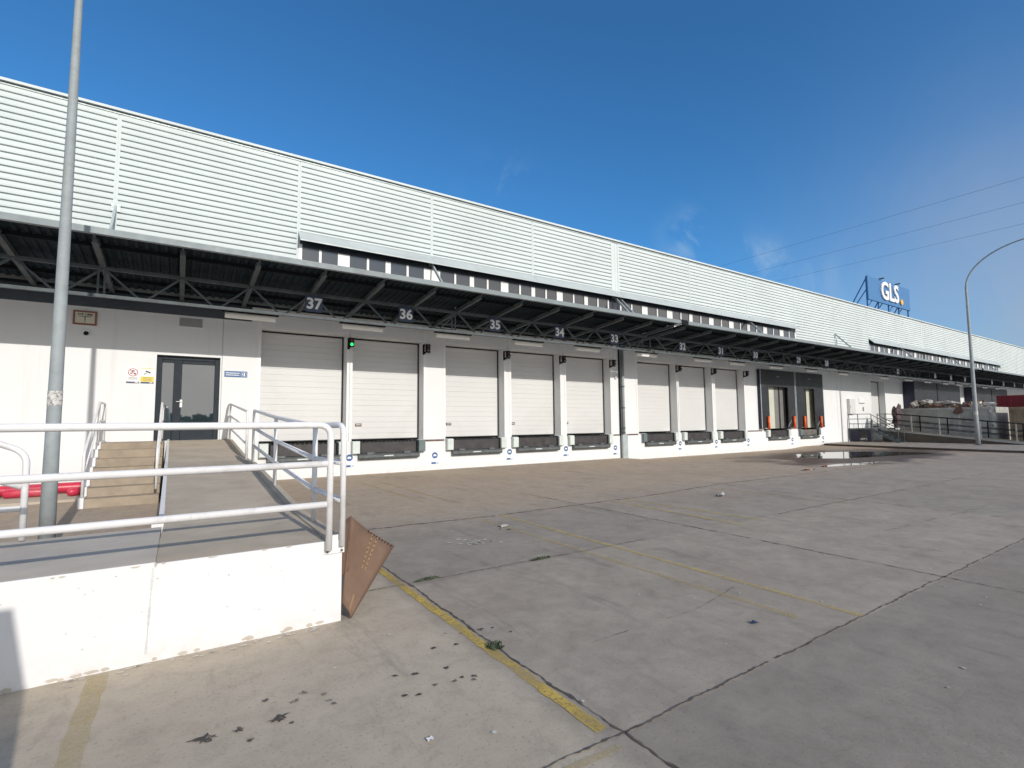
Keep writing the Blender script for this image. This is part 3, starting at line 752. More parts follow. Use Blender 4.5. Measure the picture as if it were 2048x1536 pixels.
MB().tube([(-2.13,16.99,4.13),(-2.13,16.95,4.13)], .075, 16).build('mount', M['trim'], t)
mb = MB(); mb.tube([(-2.13,16.95,4.11),(-2.13,16.90,4.10),(-2.13,16.87,4.095),(-2.13,16.86,4.09)], [.055,.05,.03,.008], 16); mb.build('dome', M['black'], t)
for k, (x0, x1, lab, nm) in enumerate(((-1.26,-.965,'white prohibition notice with a red circle left of the entrance door','prohibition_notice'), (-.945,-.645,'white and yellow camera warning notice beside the entrance door','camera_notice'))):
    y = 16.985; t = thing(nm, ((x0+x1)/2, y, 2.84), lab, 'notice'); c = (x0+x1)/2
    MB().bbox(x0, x1, y, y+.01, 2.84, 3.27, .002).build('board', M['white'], t)
    mb = MB(); mats = [M['signblue'], M['red'], M['black'], M['yellow'], M['grille'], M['white']]
    mb.box(x0+.005, x1-.005, y-.002, y-.0005, 2.845, 2.885); mb.m = 5; mb.box(x1-.10, x1-.03, y-.003, y-.0022, 2.855, 2.875)
    if k == 0:
        mb.m = 1
        for j in range(24):
            a0, a1 = 2*PI*j/24, 2*PI*(j+1)/24; zc = 3.135
            mb.poly([(c+.09*math.cos(a0),y-.002,zc+.09*math.sin(a0)),(c+.09*math.cos(a1),y-.002,zc+.09*math.sin(a1)),(c+.108*math.cos(a1),y-.002,zc+.108*math.sin(a1)),(c+.108*math.cos(a0),y-.002,zc+.108*math.sin(a0))])
        mb.beam((c-.07,y-.002,3.205), (c+.07,y-.002,3.065), .001, .016, (0,1,0)) if False else mb.poly([(c-.076,y-.003,3.199),(c-.064,y-.003,3.211),(c+.076,y-.003,3.071),(c+.064,y-.003,3.059)])
        mb.m = 2; mb.box(c-.03, c+.035, y-.0025, y-.0005, 3.16, 3.19); mb.box(c-.065, c-.01, y-.0025, y-.0005, 3.10, 3.125); mb.box(c+.02, c+.06, y-.0025, y-.0005, 3.08, 3.125)
        mb.m = 4
        for q in (3.0, 2.975, 2.95): mb.box(c-.10, c+.10, y-.002, y-.0005, q-.006, q+.004)
    else:
        mb.m = 3; mb.box(x0+.005, x1-.005, y-.002, y-.0005, 2.89, 3.03); mb.box(x0+.005, x1-.005, y-.002, y-.0005, 3.245, 3.262)
        mb.m = 2; mb.poly([(c-.05,y-.003,3.17),(c+.06,y-.003,3.12),(c+.075,y-.003,3.15),(c-.035,y-.003,3.20)]); mb.box(c-.075, c-.045, y-.003, y-.0005, 3.09, 3.115); mb.poly([(c-.05,y-.003,3.10),(c-.01,y-.003,3.13),(c-.01,y-.003,3.145),(c-.05,y-.003,3.115)])
        mb.m = 4
        for q in (3.0, 2.965, 2.93): mb.box(c-.095, c+.095, y-.003, y-.0022, q-.008, q+.005)
    mb.build('print', mats, t)
y = 16.985; t = thing('direction_sign', (1.34, y, 3.11), 'narrow blue sign with white lines of text right of the entrance door', 'sign')
MB().bbox(1.04, 1.64, y, y+.01, 3.11, 3.285, .002).build('board', M['logoblue'], t)
mb = MB()
for q in (3.225, 3.165):
    x = 1.075; rnd = random.Random(int(q*1000))
    while x < 1.42:
        w = rnd.uniform(.012, .03); mb.box(x, x+w, y-.002, y-.0005, q-.012, q+.014); x += w+.007
mb.box(1.47,1.475,y-.002,y-.0005,3.14,3.255); mb.box(1.61,1.615,y-.002,y-.0005,3.14,3.255); mb.box(1.475,1.61,y-.002,y-.0005,3.25,3.255); mb.box(1.475,1.61,y-.002,y-.0005,3.14,3.145); mb.box(1.545,1.575,y-.002,y-.0005,3.15,3.245); mb.box(1.50,1.52,y-.002,y-.0005,3.17,3.22)
mb.build('lettering', M['white'], t)
t = thing('electrical_cabinet', (40.35, 16.95, 2.05), 'pale metal cabinet on the wall above the steel platform', 'cabinet')
MB().bbox(39.94, 40.80, 16.80, 16.99, 2.08, 3.17, .015).build('body', M['dooroff'], t); MB().box(39.98,40.0,16.79,16.80,2.5,2.7).build('handle', M['black'], t)
t = thing('wall_notice', (42.25, 16.98, 2.9), 'white notice board left of door 27', 'notice')
MB().box(41.85,42.68,16.97,16.99,2.9,3.28).build('board', M['white'], t); MB().box(41.85,42.68,16.965,16.969,2.86,2.92).box(42.4,42.5,16.95,16.99,2.3,2.6).build('print', M['grille'], t)

# ------------------------------------------------------------------ entrance ramp, stairs, railings
def zr(y):
    P = [(4.595,.69),(6.2,.70),(10.55,.97),(11.85,.97),(15.8,1.27),(17,1.27)]
    for (a, za), (b, zb) in zip(P[:-1], P[1:]):
        if y <= b: return za+(zb-za)*max(0, (y-a)/(b-a))
    return 1.27
def xl(y): return -.10-.012*(y-6)
ry = [4.60,5.4,6.2,7.3,8.4,9.5,10.55,11.2,11.85,12.8,13.8,14.8,15.8,16.97]
er = thing('entrance_ramp', (.5, 5, 0), 'white walled concrete ramp with a landing rising to the entrance door', 'ramp')
mb = MB()
for a, b in zip(ry[:-1], ry[1:]): mb.poly([(xl(a) if a >= 6.2 else -.115,a,zr(a)),(1.10,a,zr(a)),(1.10,b,zr(b)),(xl(b) if b >= 6.2 else -.115,b,zr(b))])
mb.build('ramp_surface', M['concrete_ramp'], er)
MB().box(-6, -.117, 4.60, 6.13, .60, .70).build('platform_surface', M['concrete_plat'], er)
mb = MB()
for a, b in zip(ry[:-1], ry[1:]):
    mb.poly([(1.10,a,zr(a)),(1.10,a,zr(a)+.02),(1.10,b,zr(b)+.02),(1.10,b,zr(b))][::-1]); mb.poly([(1.10,a,zr(a)+.02),(1.22,a,zr(a)+.02),(1.22,b,zr(b)+.02),(1.10,b,zr(b)+.02)]); mb.poly([(1.22,a,-.3),(1.22,b,-.3),(1.22,b,zr(b)+.02),(1.22,a,zr(a)+.02)])
mb.build('kerb', M['concrete_ramp'], er)
mb = MB()
mb.box(-.114, 1.222, 4.585, 4.60, -.3, .69); mb.box(-6, -.114, 4.588, 4.60, -.3, .70); mb.box(1.10, 1.222, 4.585, 4.60, .69, .735)
mb.box(-6, -.12, 6.13, 6.145, -.3, .695)
for a, b in zip(ry[2:-1], ry[3:]):
    xa, xb = xl(a), xl(b); e = .045
    mb.poly([(xa-e,a,-.3),(xa-e,a,zr(a)+.04),(xb-e,b,zr(b)+.04),(xb-e,b,-.3)][::-1]); mb.poly([(xa-e,a,zr(a)+.04),(xa,a,zr(a)+.04),(xb,b,zr(b)+.04),(xb-e,b,zr(b)+.04)]); mb.poly([(xa,a,zr(a)-.05),(xa,a,zr(a)+.04),(xb,b,zr(b)+.04),(xb,b,zr(b)-.05)])
mb.poly([(xl(6.2)-.1,6.2,-.3),(xl(6.2),6.2,-.3),(xl(6.2),6.2,.74),(xl(6.2)-.1,6.2,.74)])
mb.build('side_wall', M['rampwall'], er)
mb = MB(); rnd = random.Random(8); yq = 4.5835
for k in range(46):
    x = rnd.uniform(-3.2,1.2); w = rnd.uniform(.010,.045); z = rnd.uniform(.014,.022); h = rnd.uniform(.006,.022); yq = 4.5838-.00003*k
    mb.poly([(x-w,yq,z),(x-w*.3,yq,z-.012),(x+w,yq,z-.006),(x+w*.8,yq,z+h*.6),(x+w*.1,yq,z+h),(x-w*.7,yq,z+h*.7)])
for k in range(26):
    x = rnd.uniform(-1.2,1.18); z = rnd.uniform(.08,.66); r = rnd.uniform(.002,.006); yq = 4.582-.00003*k
    mb.poly([(x+r*math.cos(q)*1.3,yq,z+r*math.sin(q)) for q in (0,1,2.2,3.3,4.2,5.3)])
for k in range(9):
    x = rnd.uniform(-.9,1.15); w = rnd.uniform(.012,.035); yq = 4.581-.00003*k; mb.poly([(x-w,yq,.6895),(x+w,yq,.6895),(x+w*.4,yq,.682),(x-w*.5,yq,.680)])
mb.poly([(-.122,yq,.699),(-.100,yq,.689),(-.112,yq,.665),(-.119,yq,.672)])
tag(mb.build('paint_chips', M['concrete_plat'], er), kind='stuff')
mb = MB()
for k in range(12):
    z = .66-.05*k; o = -.128-.003*k*.6; w = .006+.003*math.sin(k*1.3)
    mb.poly([(o-w,4.5842,z),(o+w,4.5842,z),(o-.002+w,4.5842,z-.05),(o-.002-w,4.5842,z-.05)])
mb.build('drip_stain', M['wstain'], er)
es = thing('entrance_stairs', (-.9, 14, 0), 'brown concrete steps beside the ramp up to the entrance door', 'stairs')
mb = MB(); ny = 13.65
for k in range(6):
    z1 = .185*(k+1); mb.box(-1.60, -.34, ny+.37*k, 15.87, .185*k, z1)
mb.box(-1.60, -.34, 15.87, 16.965, 0, 1.27)
mb.build('steps', M['concrete_stair'], es)
mb = MB()
for k in range(6): mb.box(-1.70, -1.604, ny-.02+.37*k, 16.965, .185*k, .185*(k+1)+.03)
mb.box(-1.70, -1.604, 15.87, 16.965, 1.14, 1.30); mb.build('side_wall', M['rampwall'], es)
ribbonmb = MB(); pts = [(-1.40,14.4),(-1.25,15.0),(-1.05,15.45),(-.95,16.0),(-.80,16.9)]

def bend(pts, r=.10, n=5):
    """round the corners of a polyline"""
    P = [Vector(p) for p in pts]; out = [P[0]]
    for i in range(1, len(P)-1):
        a = (P[i-1]-P[i]); b = (P[i+1]-P[i]); q = min(r, a.length*.45, b.length*.45)
        p0, p1 = P[i]+a.normalized()*q, P[i]+b.normalized()*q
        for k in range(n+1):
            t = k/n; out.append(p0*(1-t)**2 + P[i]*2*t*(1-t) + p1*t*t)
    out.append(P[-1]); return out
def railing(name, loc, label, rails, posts, r=.03, plates=()):
    t = thing(name, loc, label, 'railing')
    for p in rails: MB().tube(bend(p, .11), r, 12).build('rail', M['rail'], t)
    for p in posts: MB().tube(bend(p, .11) if len(p) > 2 else p, r, 12).build('post', M['rail'], t)
    for (x, y, z) in plates:
        mb = MB(); mb.bbox(x-.085, x+.085, y-.012, y, z-.055, z+.055, .002); pl = mb.build('base_plate', M['rail'], t)
        for dx in (-.06, .06):
            for dz in (-.032, .032):
                MB().tube([(x+dx,y-.028,z+dz),(x+dx,y-.012,z+dz)], .010, 6).build('bolt', M['steel'], pl)
    return t
yr = 4.545
railing('front_railing', (0, yr, .6), 'white three bar tubular railing across the front of the ramp platform',
        [[(-6,yr,1.69),(1.10,yr,1.69),(1.10,yr,.62)], [(-6,yr,1.355),(1.075,yr,1.355)], [(-6,yr,1.01),(1.075,yr,1.01)]], [[(-2.6,yr,.55),(-2.6,yr,1.66)]], .028, [(1.155,4.585,.635)])
xr = 1.165
def up(pts, d): return [(x, y, z+d) for x, y, z in pts]
A = [(xr,4.9,1.685),(xr,5.5,1.68),(xr,8.05,1.80),(xr,10.65,1.965)]
railing('ramp_railing', (xr, 5, .7), 'white side railing along the lower run of the ramp',
        [[(1.215,4.56,.64),(1.215,4.56,1.69),(xr,4.9,1.685)]+A[1:]+[(xr,10.65,1.0)], up(A[1:3],-.335)+[(xr,10.62,1.63)], up(A[1:3],-.645)+[(xr,10.62,1.305)], [(1.21,4.56,1.355),(xr,5.5,1.345)], [(1.21,4.56,1.03),(xr,5.5,1.035)]],
        [[(xr,5.45,.72),(xr,5.45,1.67)], [(xr,8.0,.83),(xr,8.0,1.78)]], .026)
B = [(xr,11.75,1.965),(xr,16.0,2.27),(xr,16.9,2.27)]
railing('landing_railing', (xr, 12, 1), 'white side railing along the upper ramp up to the wall by the door',
        [[(xr,11.75,.98)]+B+[(xr,16.9,1.3)], up(B,-.335), up(B,-.67)], [[(xr,16.0,1.28),(xr,16.0,2.25)]], .026)
for xx, nm, lab in ((-1.65,'stair_handrail','white handrail on the outer left side of the entrance steps'), (-.40,'stair_handrail','white handrail between the entrance steps and the ramp')):
    railing(nm, (xx, 14, 0), lab, [[(xx,13.75,.22 if xx < -1 else .30),(xx,13.75,1.12),(xx,15.75,2.27),(xx,16.8,2.27),(xx,16.8,1.32)], [(xx,13.78,.72),(xx,15.75,1.82),(xx,16.8,1.82)]], [[(xx,15.75,1.28),(xx,15.75,2.25)]], .026)
railing('platform_railing', (-2, 6.1, .7), 'white railing on the rear edge of the ramp platform',
        [[(-6,6.1,1.75),(-1.75,6.1,1.75),(-1.12,6.1,1.47),(-1.12,6.1,.71)], [(-6,6.1,1.42),(-1.75,6.1,1.42),(-1.14,6.1,1.17)], [(-6,6.1,.985),(-1.14,6.1,.985)]], [], .026)

# ------------------------------------------------------------------ things on the ground at the left
MB().box(-9, -1.75, 15.05, 16.97, -.1, .055).build('pavement_pad', M['pad'])['kind'] = 'structure'
def tubething(pts, r, lab):
    P = [Vector(p) for p in pts]; d = (P[0]-P[1]).normalized(); e = (P[-1]-P[-2]).normalized()
    PP = [P[0]+d*r*.9, P[0]+d*r*.6, P[0]] + P[1:-1] + [P[-1], P[-1]+e*r*.6, P[-1]+e*r*.9]
    rr = [r*.35, r*.8, r] + [r]*(len(P)-2) + [r, r*.8, r*.35]
    o = MB().tube(PP, rr, 16).build('bumper_tube', M['pinkred'])
    return tag(o, lab, 'bumper tube', 'red plastic tubes by the wall')
tubething([(-5.2,16.55,.19),(-1.95,16.5,.19)], .125, 'long red plastic tube lying along the wall foot')
tubething([(-4.6,16.15,.16),(-3.48,16.12,.16)], .105, 'front red tube cut off by the left edge of the photo')
tubething([(-3.25,16.12,.16),(-2.58,16.10,.16)], .105, 'short red tube lying behind the lamp post')
tubething([(-2.08,15.72,.15),(-1.86,15.85,.16),(-1.78,16.2,.17)], .095, 'curled red tube end beside the stair foot')

def lamp(name, base, h, r0, r1, arm, lab, sticker=None):
    t = thing(name, base, lab, 'lamp post', 'curved steel lamp posts'); bx, by, bz = base
    pts = [(bx,by,bz+h*k/6) for k in range(7)]; rs = [r0+(r1-r0)*k/7 for k in range(7)]
    for k in range(1, 15):
        a = R_(88*k/14)
        pts.append((bx, by-arm[0]*(1-math.cos(a)), bz+h+arm[1]*math.sin(a))); rs.append(r1*(1-.3*k/14))
    MB().tube(pts, rs, 24).build('mast', M['pole'], t)
    MB().bbox(bx-r0*1.6, bx+r0*1.6, by-r0*1.6, by+r0*1.6, bz-.05, bz+.03, .006).build('base_plate', M['steel'], t)
    e = Vector(pts[-1]); d = (e-Vector(pts[-2])).normalized()
    mb = MB(); mb.tube([e-d*.1, e+d*.15, e+d*.55, e+d*.8], [.06,.11,.12,.04], 12); mb.build('lamp_head', M['steel'], t)
    if sticker:
        for z0, z1 in sticker:
            rr = [r0+(r1-r0)*((z-bz)/h*6/7)+.003 for z in (z0, z1)]
            MB().tube([(bx,by,z0),(bx,by,z1)], rr, 24, False).build('torn_sticker', M['sticker'], t)
lamp('lamp_post', (-1.507,9.60,0), 8.35, .094, .039, (2.4,1.7), 'thick grey steel lamp post rising behind the ramp platform', [(1.99,2.20)])
lamp('lamp_post', (39.45,9.89,.12), 9.45, .114, .050, (3.2,2.25), 'tall grey curved lamp post standing on the kerb island', [(1.9,2.1)])

# flattened cardboard leaning on the ramp corner
t = thing('cardboard_sheet', (1.3,4.8,0), 'flattened brown cardboard box leaning against the ramp corner', 'cardboard')
def sheet(name, q, th, mat, parent, warp=.02, n=8):
    A_, B_, C_, D_ = [Vector(p) for p in q]; mb = MB(); nrm = (B_-A_).cross(D_-A_).normalized()
    for s in (0, 1):
        for j in range(n+1):
            for i in range(n+1):
                u, v = i/n, j/n; p = (A_*(1-u)+B_*u)*(1-v) + (D_*(1-u)+C_*u)*v
                p += nrm*(warp*math.sin(u*PI)*math.cos(v*2.2)) + nrm*(th*s)
                mb.v.append(tuple(p))
    k = (n+1)*(n+1)
    for j in range(n):
        for i in range(n):
            a = j*(n+1)+i; mb.face((a, a+1, a+n+2, a+n+1), True); mb.face((k+a+n+1, k+a+n+2, k+a+1, k+a), True)
    for i in range(n):
        mb.face((i, k+i, k+i+1, i+1)); a = n*(n+1)+i; mb.face((a, a+1, k+a+1, k+a))
        a = i*(n+1); mb.face((a, a+n+1, k+a+n+1, k+a)); a = i*(n+1)+n; mb.face((a, k+a, k+a+n+1, a+n+1))
    return mb.build(name, mat, parent)
cT, cR, cB, cL = (1.335,4.72,.858), (1.80,4.86,.50), (1.30,4.55,.012), (1.230,4.60,.147)
sheet('panel', [cT, cR, cB, cL], .007, M['card'], t, .045)
sheet('flap', [(1.245,4.75,.80), (1.337,4.713,.862), (1.300,4.64,.40), (1.232,4.66,.34)], .006, M['carddark'], t, .012)
def onpanel(u, v, d=-.003):
    A_, B_, C_, D_ = [Vector(p) for p in (cT, cR, cB, cL)]; nrm = (B_-A_).cross(D_-A_).normalized()
    return (A_*(1-u)+B_*u)*(1-v) + (D_*(1-u)+C_*u)*v + nrm*(.045*math.sin(u*PI)*math.cos(v*2.2)+d)
PANEL_N = ((Vector(cR)-Vector(cT)).cross(Vector(cL)-Vector(cT))).normalized()
dd = -.004 if PANEL_N.y > 0 else .011
mb = MB()
for u in (.56, .66):
    mb = MB()
    for k in range(10):
        v0, v1 = .02+k*.045, .02+(k+1)*.045
        mb.poly([onpanel(u-.022,v0,dd), onpanel(u+.022,v0,dd), onpanel(u+.022,v1,dd), onpanel(u-.022,v1,dd)])
    mb.build('tape', M['tape'], t)
mb = MB()
for k in range(5):
    v0, v1 = .80+k*.035, .80+(k+1)*.035; mb.poly([onpanel(.5,v0,dd), onpanel(.6,v0,dd), onpanel(.6,v1,dd), onpanel(.5,v1,dd)])
mb.build('tape', M['tape'], t)
mb = MB(); rnd = random.Random(4)
for u in (.56, .66):
    for k in range(7):
        v = .04+k*.06; mb.poly([onpanel(u-.012,v,dd*1.6), onpanel(u+.008,v,dd*1.6), onpanel(u+.01,v+.018,dd*1.6), onpanel(u-.01,v+.015,dd*1.6)])
for k in range(9):
    u = .45+k*.06; mb.poly([onpanel(u,.012,dd*1.6), onpanel(u+.02,.012,dd*1.6), onpanel(u+.02,.03,dd*1.6), onpanel(u,.03,dd*1.6)])
mb.build('print_marks', M['black'], t)

# oil splashes, flakes and litter on the concrete
mb = MB(); rnd = random.Random(11)
for x, y, s in [q if q[2] < .06 else (q[0], q[1], q[2]*.9) for q in [(.18,3.32,.085),(.33,3.30,.04),(.54,3.30,.075),(.65,3.44,.04),(.50,3.55,.035),(.71,3.51,.035),(.81,3.42,.03),(.82,3.33,.03),(.84,3.28,.03),(.38,3.17,.03),(.59,3.21,.022),(1.27,3.39,.03),(1.39,3.34,.035),(1.61,3.30,.03),(1.85,3.82,.03),(1.66,3.63,.035),(1.83,3.59,.035),(1.44,3.13,.032),(1.71,3.09,.032),(1.68,3.05,.03),(1.63,3.12,.03),(1.57,3.10,.03),(1.23,3.12,.03),(1.31,3.08,.03),(2.30,3.55,.025),(2.12,3.73,.04),(2.22,3.70,.03),(1.95,3.75,.02),(4.32,6.95,.05),(4.42,6.85,.06),(6.95,6.6,.04)]]:
    s *= .88
    n = 26; ph = rnd.random()*9
    mb.poly([(x+s*(.35+1.0*abs(noise.noise(Vector((math.cos(2*PI*k/n)*1.9+ph, math.sin(2*PI*k/n)*1.9, s*40))))+.35*noise.noise(Vector((math.cos(2*PI*k/n)*5+ph, math.sin(2*PI*k/n)*5, 2))))*math.cos(2*PI*k/n)*1.25, y+s*(.35+1.0*abs(noise.noise(Vector((math.cos(2*PI*k/n)*1.9+ph, math.sin(2*PI*k/n)*1.9, s*40))))+.35*noise.noise(Vector((math.cos(2*PI*k/n)*5+ph, math.sin(2*PI*k/n)*5, 2))))*math.sin(2*PI*k/n), .005) for k in range(n)])
tag(mb.build('oil_splashes', M['oil']), 'dark oil drips scattered over the concrete', 'stain', kind='stuff')
mb = MB()
for k in range(26):
    x = 3.55+rnd.gauss(0,.16); y = 6.35+rnd.gauss(0,.09)-.3*(x-3.55); s = rnd.uniform(.015,.05); a = rnd.random()*3
    mb.poly([(x+s*math.cos(a+q), y+s*.5*math.sin(a+q), .007) for q in (0,1.3,2.6,4.1,5.3)])
for k in range(60):
    x = rnd.uniform(-.6,1.15); y = 4.56-abs(rnd.gauss(0,.05)); s = rnd.uniform(.006,.022)
    mb.poly([(x+s*1.4*math.cos(q), y+s*.5*math.sin(q), .007) for q in (0,1.3,2.6,4.1,5.3)])
for k in range(70):
    x = rnd.uniform(-.2,9); y = rnd.uniform(1.2,7.5); s = rnd.uniform(.006,.018)
    mb.poly([(x+s*math.cos(q), y+s*math.sin(q), .007) for q in (0,1.3,2.6,4.1,5.3)])
tag(mb.build('paint_flakes', M['bag']), 'pale flakes and grit lying on the concrete', 'flakes', kind='stuff')
def scrap(name, x, y, s, mat, lab, cat, h=.05, seed=0):
    mb = MB(); n = 5; r = random.Random(seed)
    for j in range(n+1):
        for i in range(n+1): mb.v.append((x+(i/n-.5)*s, y+(j/n-.5)*s*.7, .008+h*abs(noise.noise(Vector((i*.7+seed, j*.7, 1.3))))))
    for j in range(n):
        for i in range(n): mb.face((j*(n+1)+i, j*(n+1)+i+1, (j+1)*(n+1)+i+1, (j+1)*(n+1)+i), True)
    return tag(mb.build(name, mat), lab, cat)
scrap('plastic_scrap', 10.19, 7.0, .20, M['bag'], 'crumpled white plastic scrap alone in the middle of the yard', 'litter', .11, 2)
scrap('paper_scrap', 4.48, 7.08, .16, M['bag'], 'small pale paper scrap beside the worn yellow lines', 'litter', .05, 3)
scrap('blue_scrap', 4.08, 2.53, .06, M['signblue'], 'small dark blue scrap on the near concrete', 'litter', .03, 4)
scrap('cigarette_end', 1.18, 2.62, .035, M['trim'], 'tiny white butt lying near the oil drips', 'litter', .015, 6)

def weed(x, y, rx, ry, n, lab, seed):
    mb = MB(); r = random.Random(seed)
    for k in range(n):
        a = r.random()*2*PI; q = math.sqrt(r.random()); px, py = x+rx*q*math.cos(a), y+ry*q*math.sin(a); h = .025*(1.2-q)
        d = Vector((r.uniform(-1,1), r.uniform(-1,1), r.uniform(.1,1.0))).normalized(); l = r.uniform(.012,.03); s = d.orthogonal().normalized()*l*.4
        p = Vector((px, py, .006+h*r.random())); mb.poly([p, p+d*l*.5+s, p+d*l, p+d*l*.5-s])
    return tag(mb.build('weed', M['leaf']), lab, 'weed', 'weeds in the pavement joints')
weed(2.05,3.38,.055,.06,200,'green weed tuft growing beside the bright yellow line',1)
weed(2.30,5.19,.14,.022,150,'flat weed strip in the joint near the cardboard',2)
weed(3.80,5.15,.15,.03,180,'weed clump in the joint between the faded yellow lines',3)

# ------------------------------------------------------------------ kerb island, platform, skips at the right
isl = [(36.6,16.97),(35.5,16.6),(34.75,13.2),(34.2,10.6),(33.95,8.5),(33.9,3),(34.1,-14),(112,-14),(112,16.97)]
mb = MB(); mb.poly([(x,y,.12) for x, y in isl]); mb.build('pavement_island', M['kerb'])['kind'] = 'structure'
mb = MB()
for (a, b), (c, d) in zip(isl[:-3], isl[1:-2]): 
    mb.poly([(a,b,-.15),(a,b,.115),(c,d,.115),(c,d,-.15)][::-1])
mb.build('kerb_face', M['kerbdark'])['kind'] = 'structure'

sp = thing('steel_platform', (41, 16.3, .12), 'grey steel platform with railings and steps below the wall cabinet', 'platform')
G = M['steel']
MB().box(39.9, 43.8, 15.5, 16.96, .98, 1.06).build('deck', G, sp)
for px, py in ((39.95,16.9),(39.95,15.55),(41.8,15.55),(43.7,15.55)):
    MB().box(px-.04, px+.04, py-.04, py+.04, .12, .98).build('leg', G, sp)
MB().box(39.93, 39.96, 16.30, 16.86, .14, .9).build('skirt_panel', M['curtainside'], sp); MB().box(39.93, 39.96, 15.6, 15.85, .14, .9).build('skirt_panel', M['curtainside'], sp)
for z in (2.06, 1.72, 1.38): MB().tube([(39.93,16.92,z),(39.93,15.53,z)], .022, 8).build('rail', G, sp)
for z in (2.06, 1.72, 1.38): MB().tube([(40.9,15.53,z),(43.75,15.53,z)], .022, 8).build('rail', G, sp)
for px, py in ((39.93,16.92),(39.93,16.35),(39.93,15.53),(40.9,15.53),(42.3,15.53),(43.75,15.53)): MB().tube([(px,py,1.0),(px,py,2.06)], .026, 8).build('post', G, sp)
st = MB()
for k in range(5): st.box(39.95, 40.85, 15.5-.30*(k+1), 15.5-.30*k-.02, .98-.17*(k+1)-.03, .98-.17*(k+1))
st.build('steps', G, sp)
MB().beam((39.93,15.5,.98), (39.93,13.95,.12), .05, .18).beam((40.87,15.5,.98), (40.87,13.95,.12), .05, .18).build('stringer', G, sp)
for xx in (39.93, 40.87):
    MB().tube([(xx,15.5,2.0),(xx,14.0,1.05),(xx,14.0,.12)], .022, 8).build('stair_rail', G, sp); MB().tube([(xx,15.5,1.6),(xx,14.0,.65)], .018, 8).build('stair_rail', G, sp)

pr = thing('pallet_ramp', (41.6, 10, .12), 'long sloping concrete ramp with dark rails in front of the grey skip', 'ramp')
zp = lambda y: 1.0 - (15.0-y)*.108
mb = MB(); mb.poly([(41.3,15.4,zp(15.0)),(42.9,15.4,zp(15.0)),(42.9,6.9,zp(6.9)),(41.3,6.9,zp(6.9))][::-1]); mb.poly([(41.29,15.4,.0),(41.29,15.4,zp(15)-.11),(41.29,6.9,zp(6.9)-.11),(41.29,6.9,.0)]); mb.poly([(41.3,15.4,0),(42.9,15.4,0),(42.9,15.4,1),(41.3,15.4,1)][::-1])
mb.build('slab', M['rampside'], pr)
MB().beam((41.27,15.4,zp(15)-.055), (41.27,6.9,zp(6.9)-.055), .05, .11).build('edge_beam', M['skip'], pr)
for xx in (41.3, 42.8):
    for h in (1.05, .62, .30): MB().tube([(xx,15.2,zp(15.2)+h),(xx,6.9,zp(6.9)+h)], .020, 8).build('rail', M['steeldark'], pr)
    for yy in (15.2,13.7,12.2,10.2,8.6,7.0): MB().box(xx-.03, xx+.03, yy-.03, yy+.03, zp(yy)-.05, zp(yy)+1.05).build('post', M['steeldark'] if xx > 42 else M['skip'], pr)

def skip(name, x0, x1, y0, y1, z0, z1, mat, lab):
    t = thing(name, ((x0+x1)/2,(y0+y1)/2,z0), lab, 'skip'); th = .06
    MB().box(x0,x0+th,y0,y1,z0,z1).box(x1-th,x1,y0,y1,z0,z1).box(x0+th,x1-th,y0,y0+th,z0,z1).box(x0+th,x1-th,y1-th,y1,z0,z1).box(x0+th,x1-th,y0+th,y1-th,z0,z0+.1).build('body', mat, t)
    for k in range(6):
        yy = y0+.25+(y1-y0-.5)*k/5; MB().box(x0-.05,x0-.002,yy-.05,yy+.05,z0,z1-.16).build('stiffener', mat, t)
    MB().box(x0-.07,x0+.08,y0,y1,z1-.14,z1+.02).build('rim', mat, t)
    return t
skip('rubbish_skip', 43.6, 46.4, 9.95, 15.2, .12, 2.42, M['skip'], 'large grey open skip heaped with rubbish')
skip('tan_skip', 43.4, 46.2, 3.4, 9.3, .12, 2.36, M['tan'], 'tan brown skip at the right edge of the photo')
rc = thing('red_container', (50.5, 5.5, .12), 'dark red container behind the tan skip', 'container')
MB().box(49.0, 52.5, 1.2, 11.1, .4, 3.30).build('body', M['darkred'], rc)
mb = MB()
for k in range(28): mb.box(48.95, 49.0, 1.3+k*.345, 1.46+k*.345, .5, 3.2)
mb.build('rib', M['darkred'], rc)
# heap of rubbish in the skip: one crumpled mass plus the large pieces one can tell apart
rnd = random.Random(5); mb = MB()
n, m_ = 26, 60
for j in range(m_+1):
    for i in range(n+1):
        u, v = i/n, j/m_; x = 43.68+2.64*u; y = 10.05+5.05*v
        e = min(1, min(u, 1-u)*5)*min(1, min(v, 1-v)*7)
        z = 2.15+e*(.42+.75*abs(noise.noise(Vector((x*1.5,y*1.1,2))))+.45*noise.noise(Vector((x*4,y*4,7))))*(.6+.4*min(1,max(0,(y-10)/3)))
        mb.v.append((x, y, z))
for j in range(m_):
    for i in range(n):
        a = j*(n+1)+i; q = noise.noise(Vector((i*.45, j*.32, 3.3)))
        mb.m = 0 if q < -.08 else (1 if q < .18 else (2 if q < .3 else 3)); mb.face((a, a+1, a+n+2, a+n+1))
mb.m = 0
tag(mb.build('rubbish_heap', [M['rust'], M['bag'], M['card'], M['inside']]), 'heap of cardboard, film and scrap filling the grey skip', 'rubbish', kind='stuff')
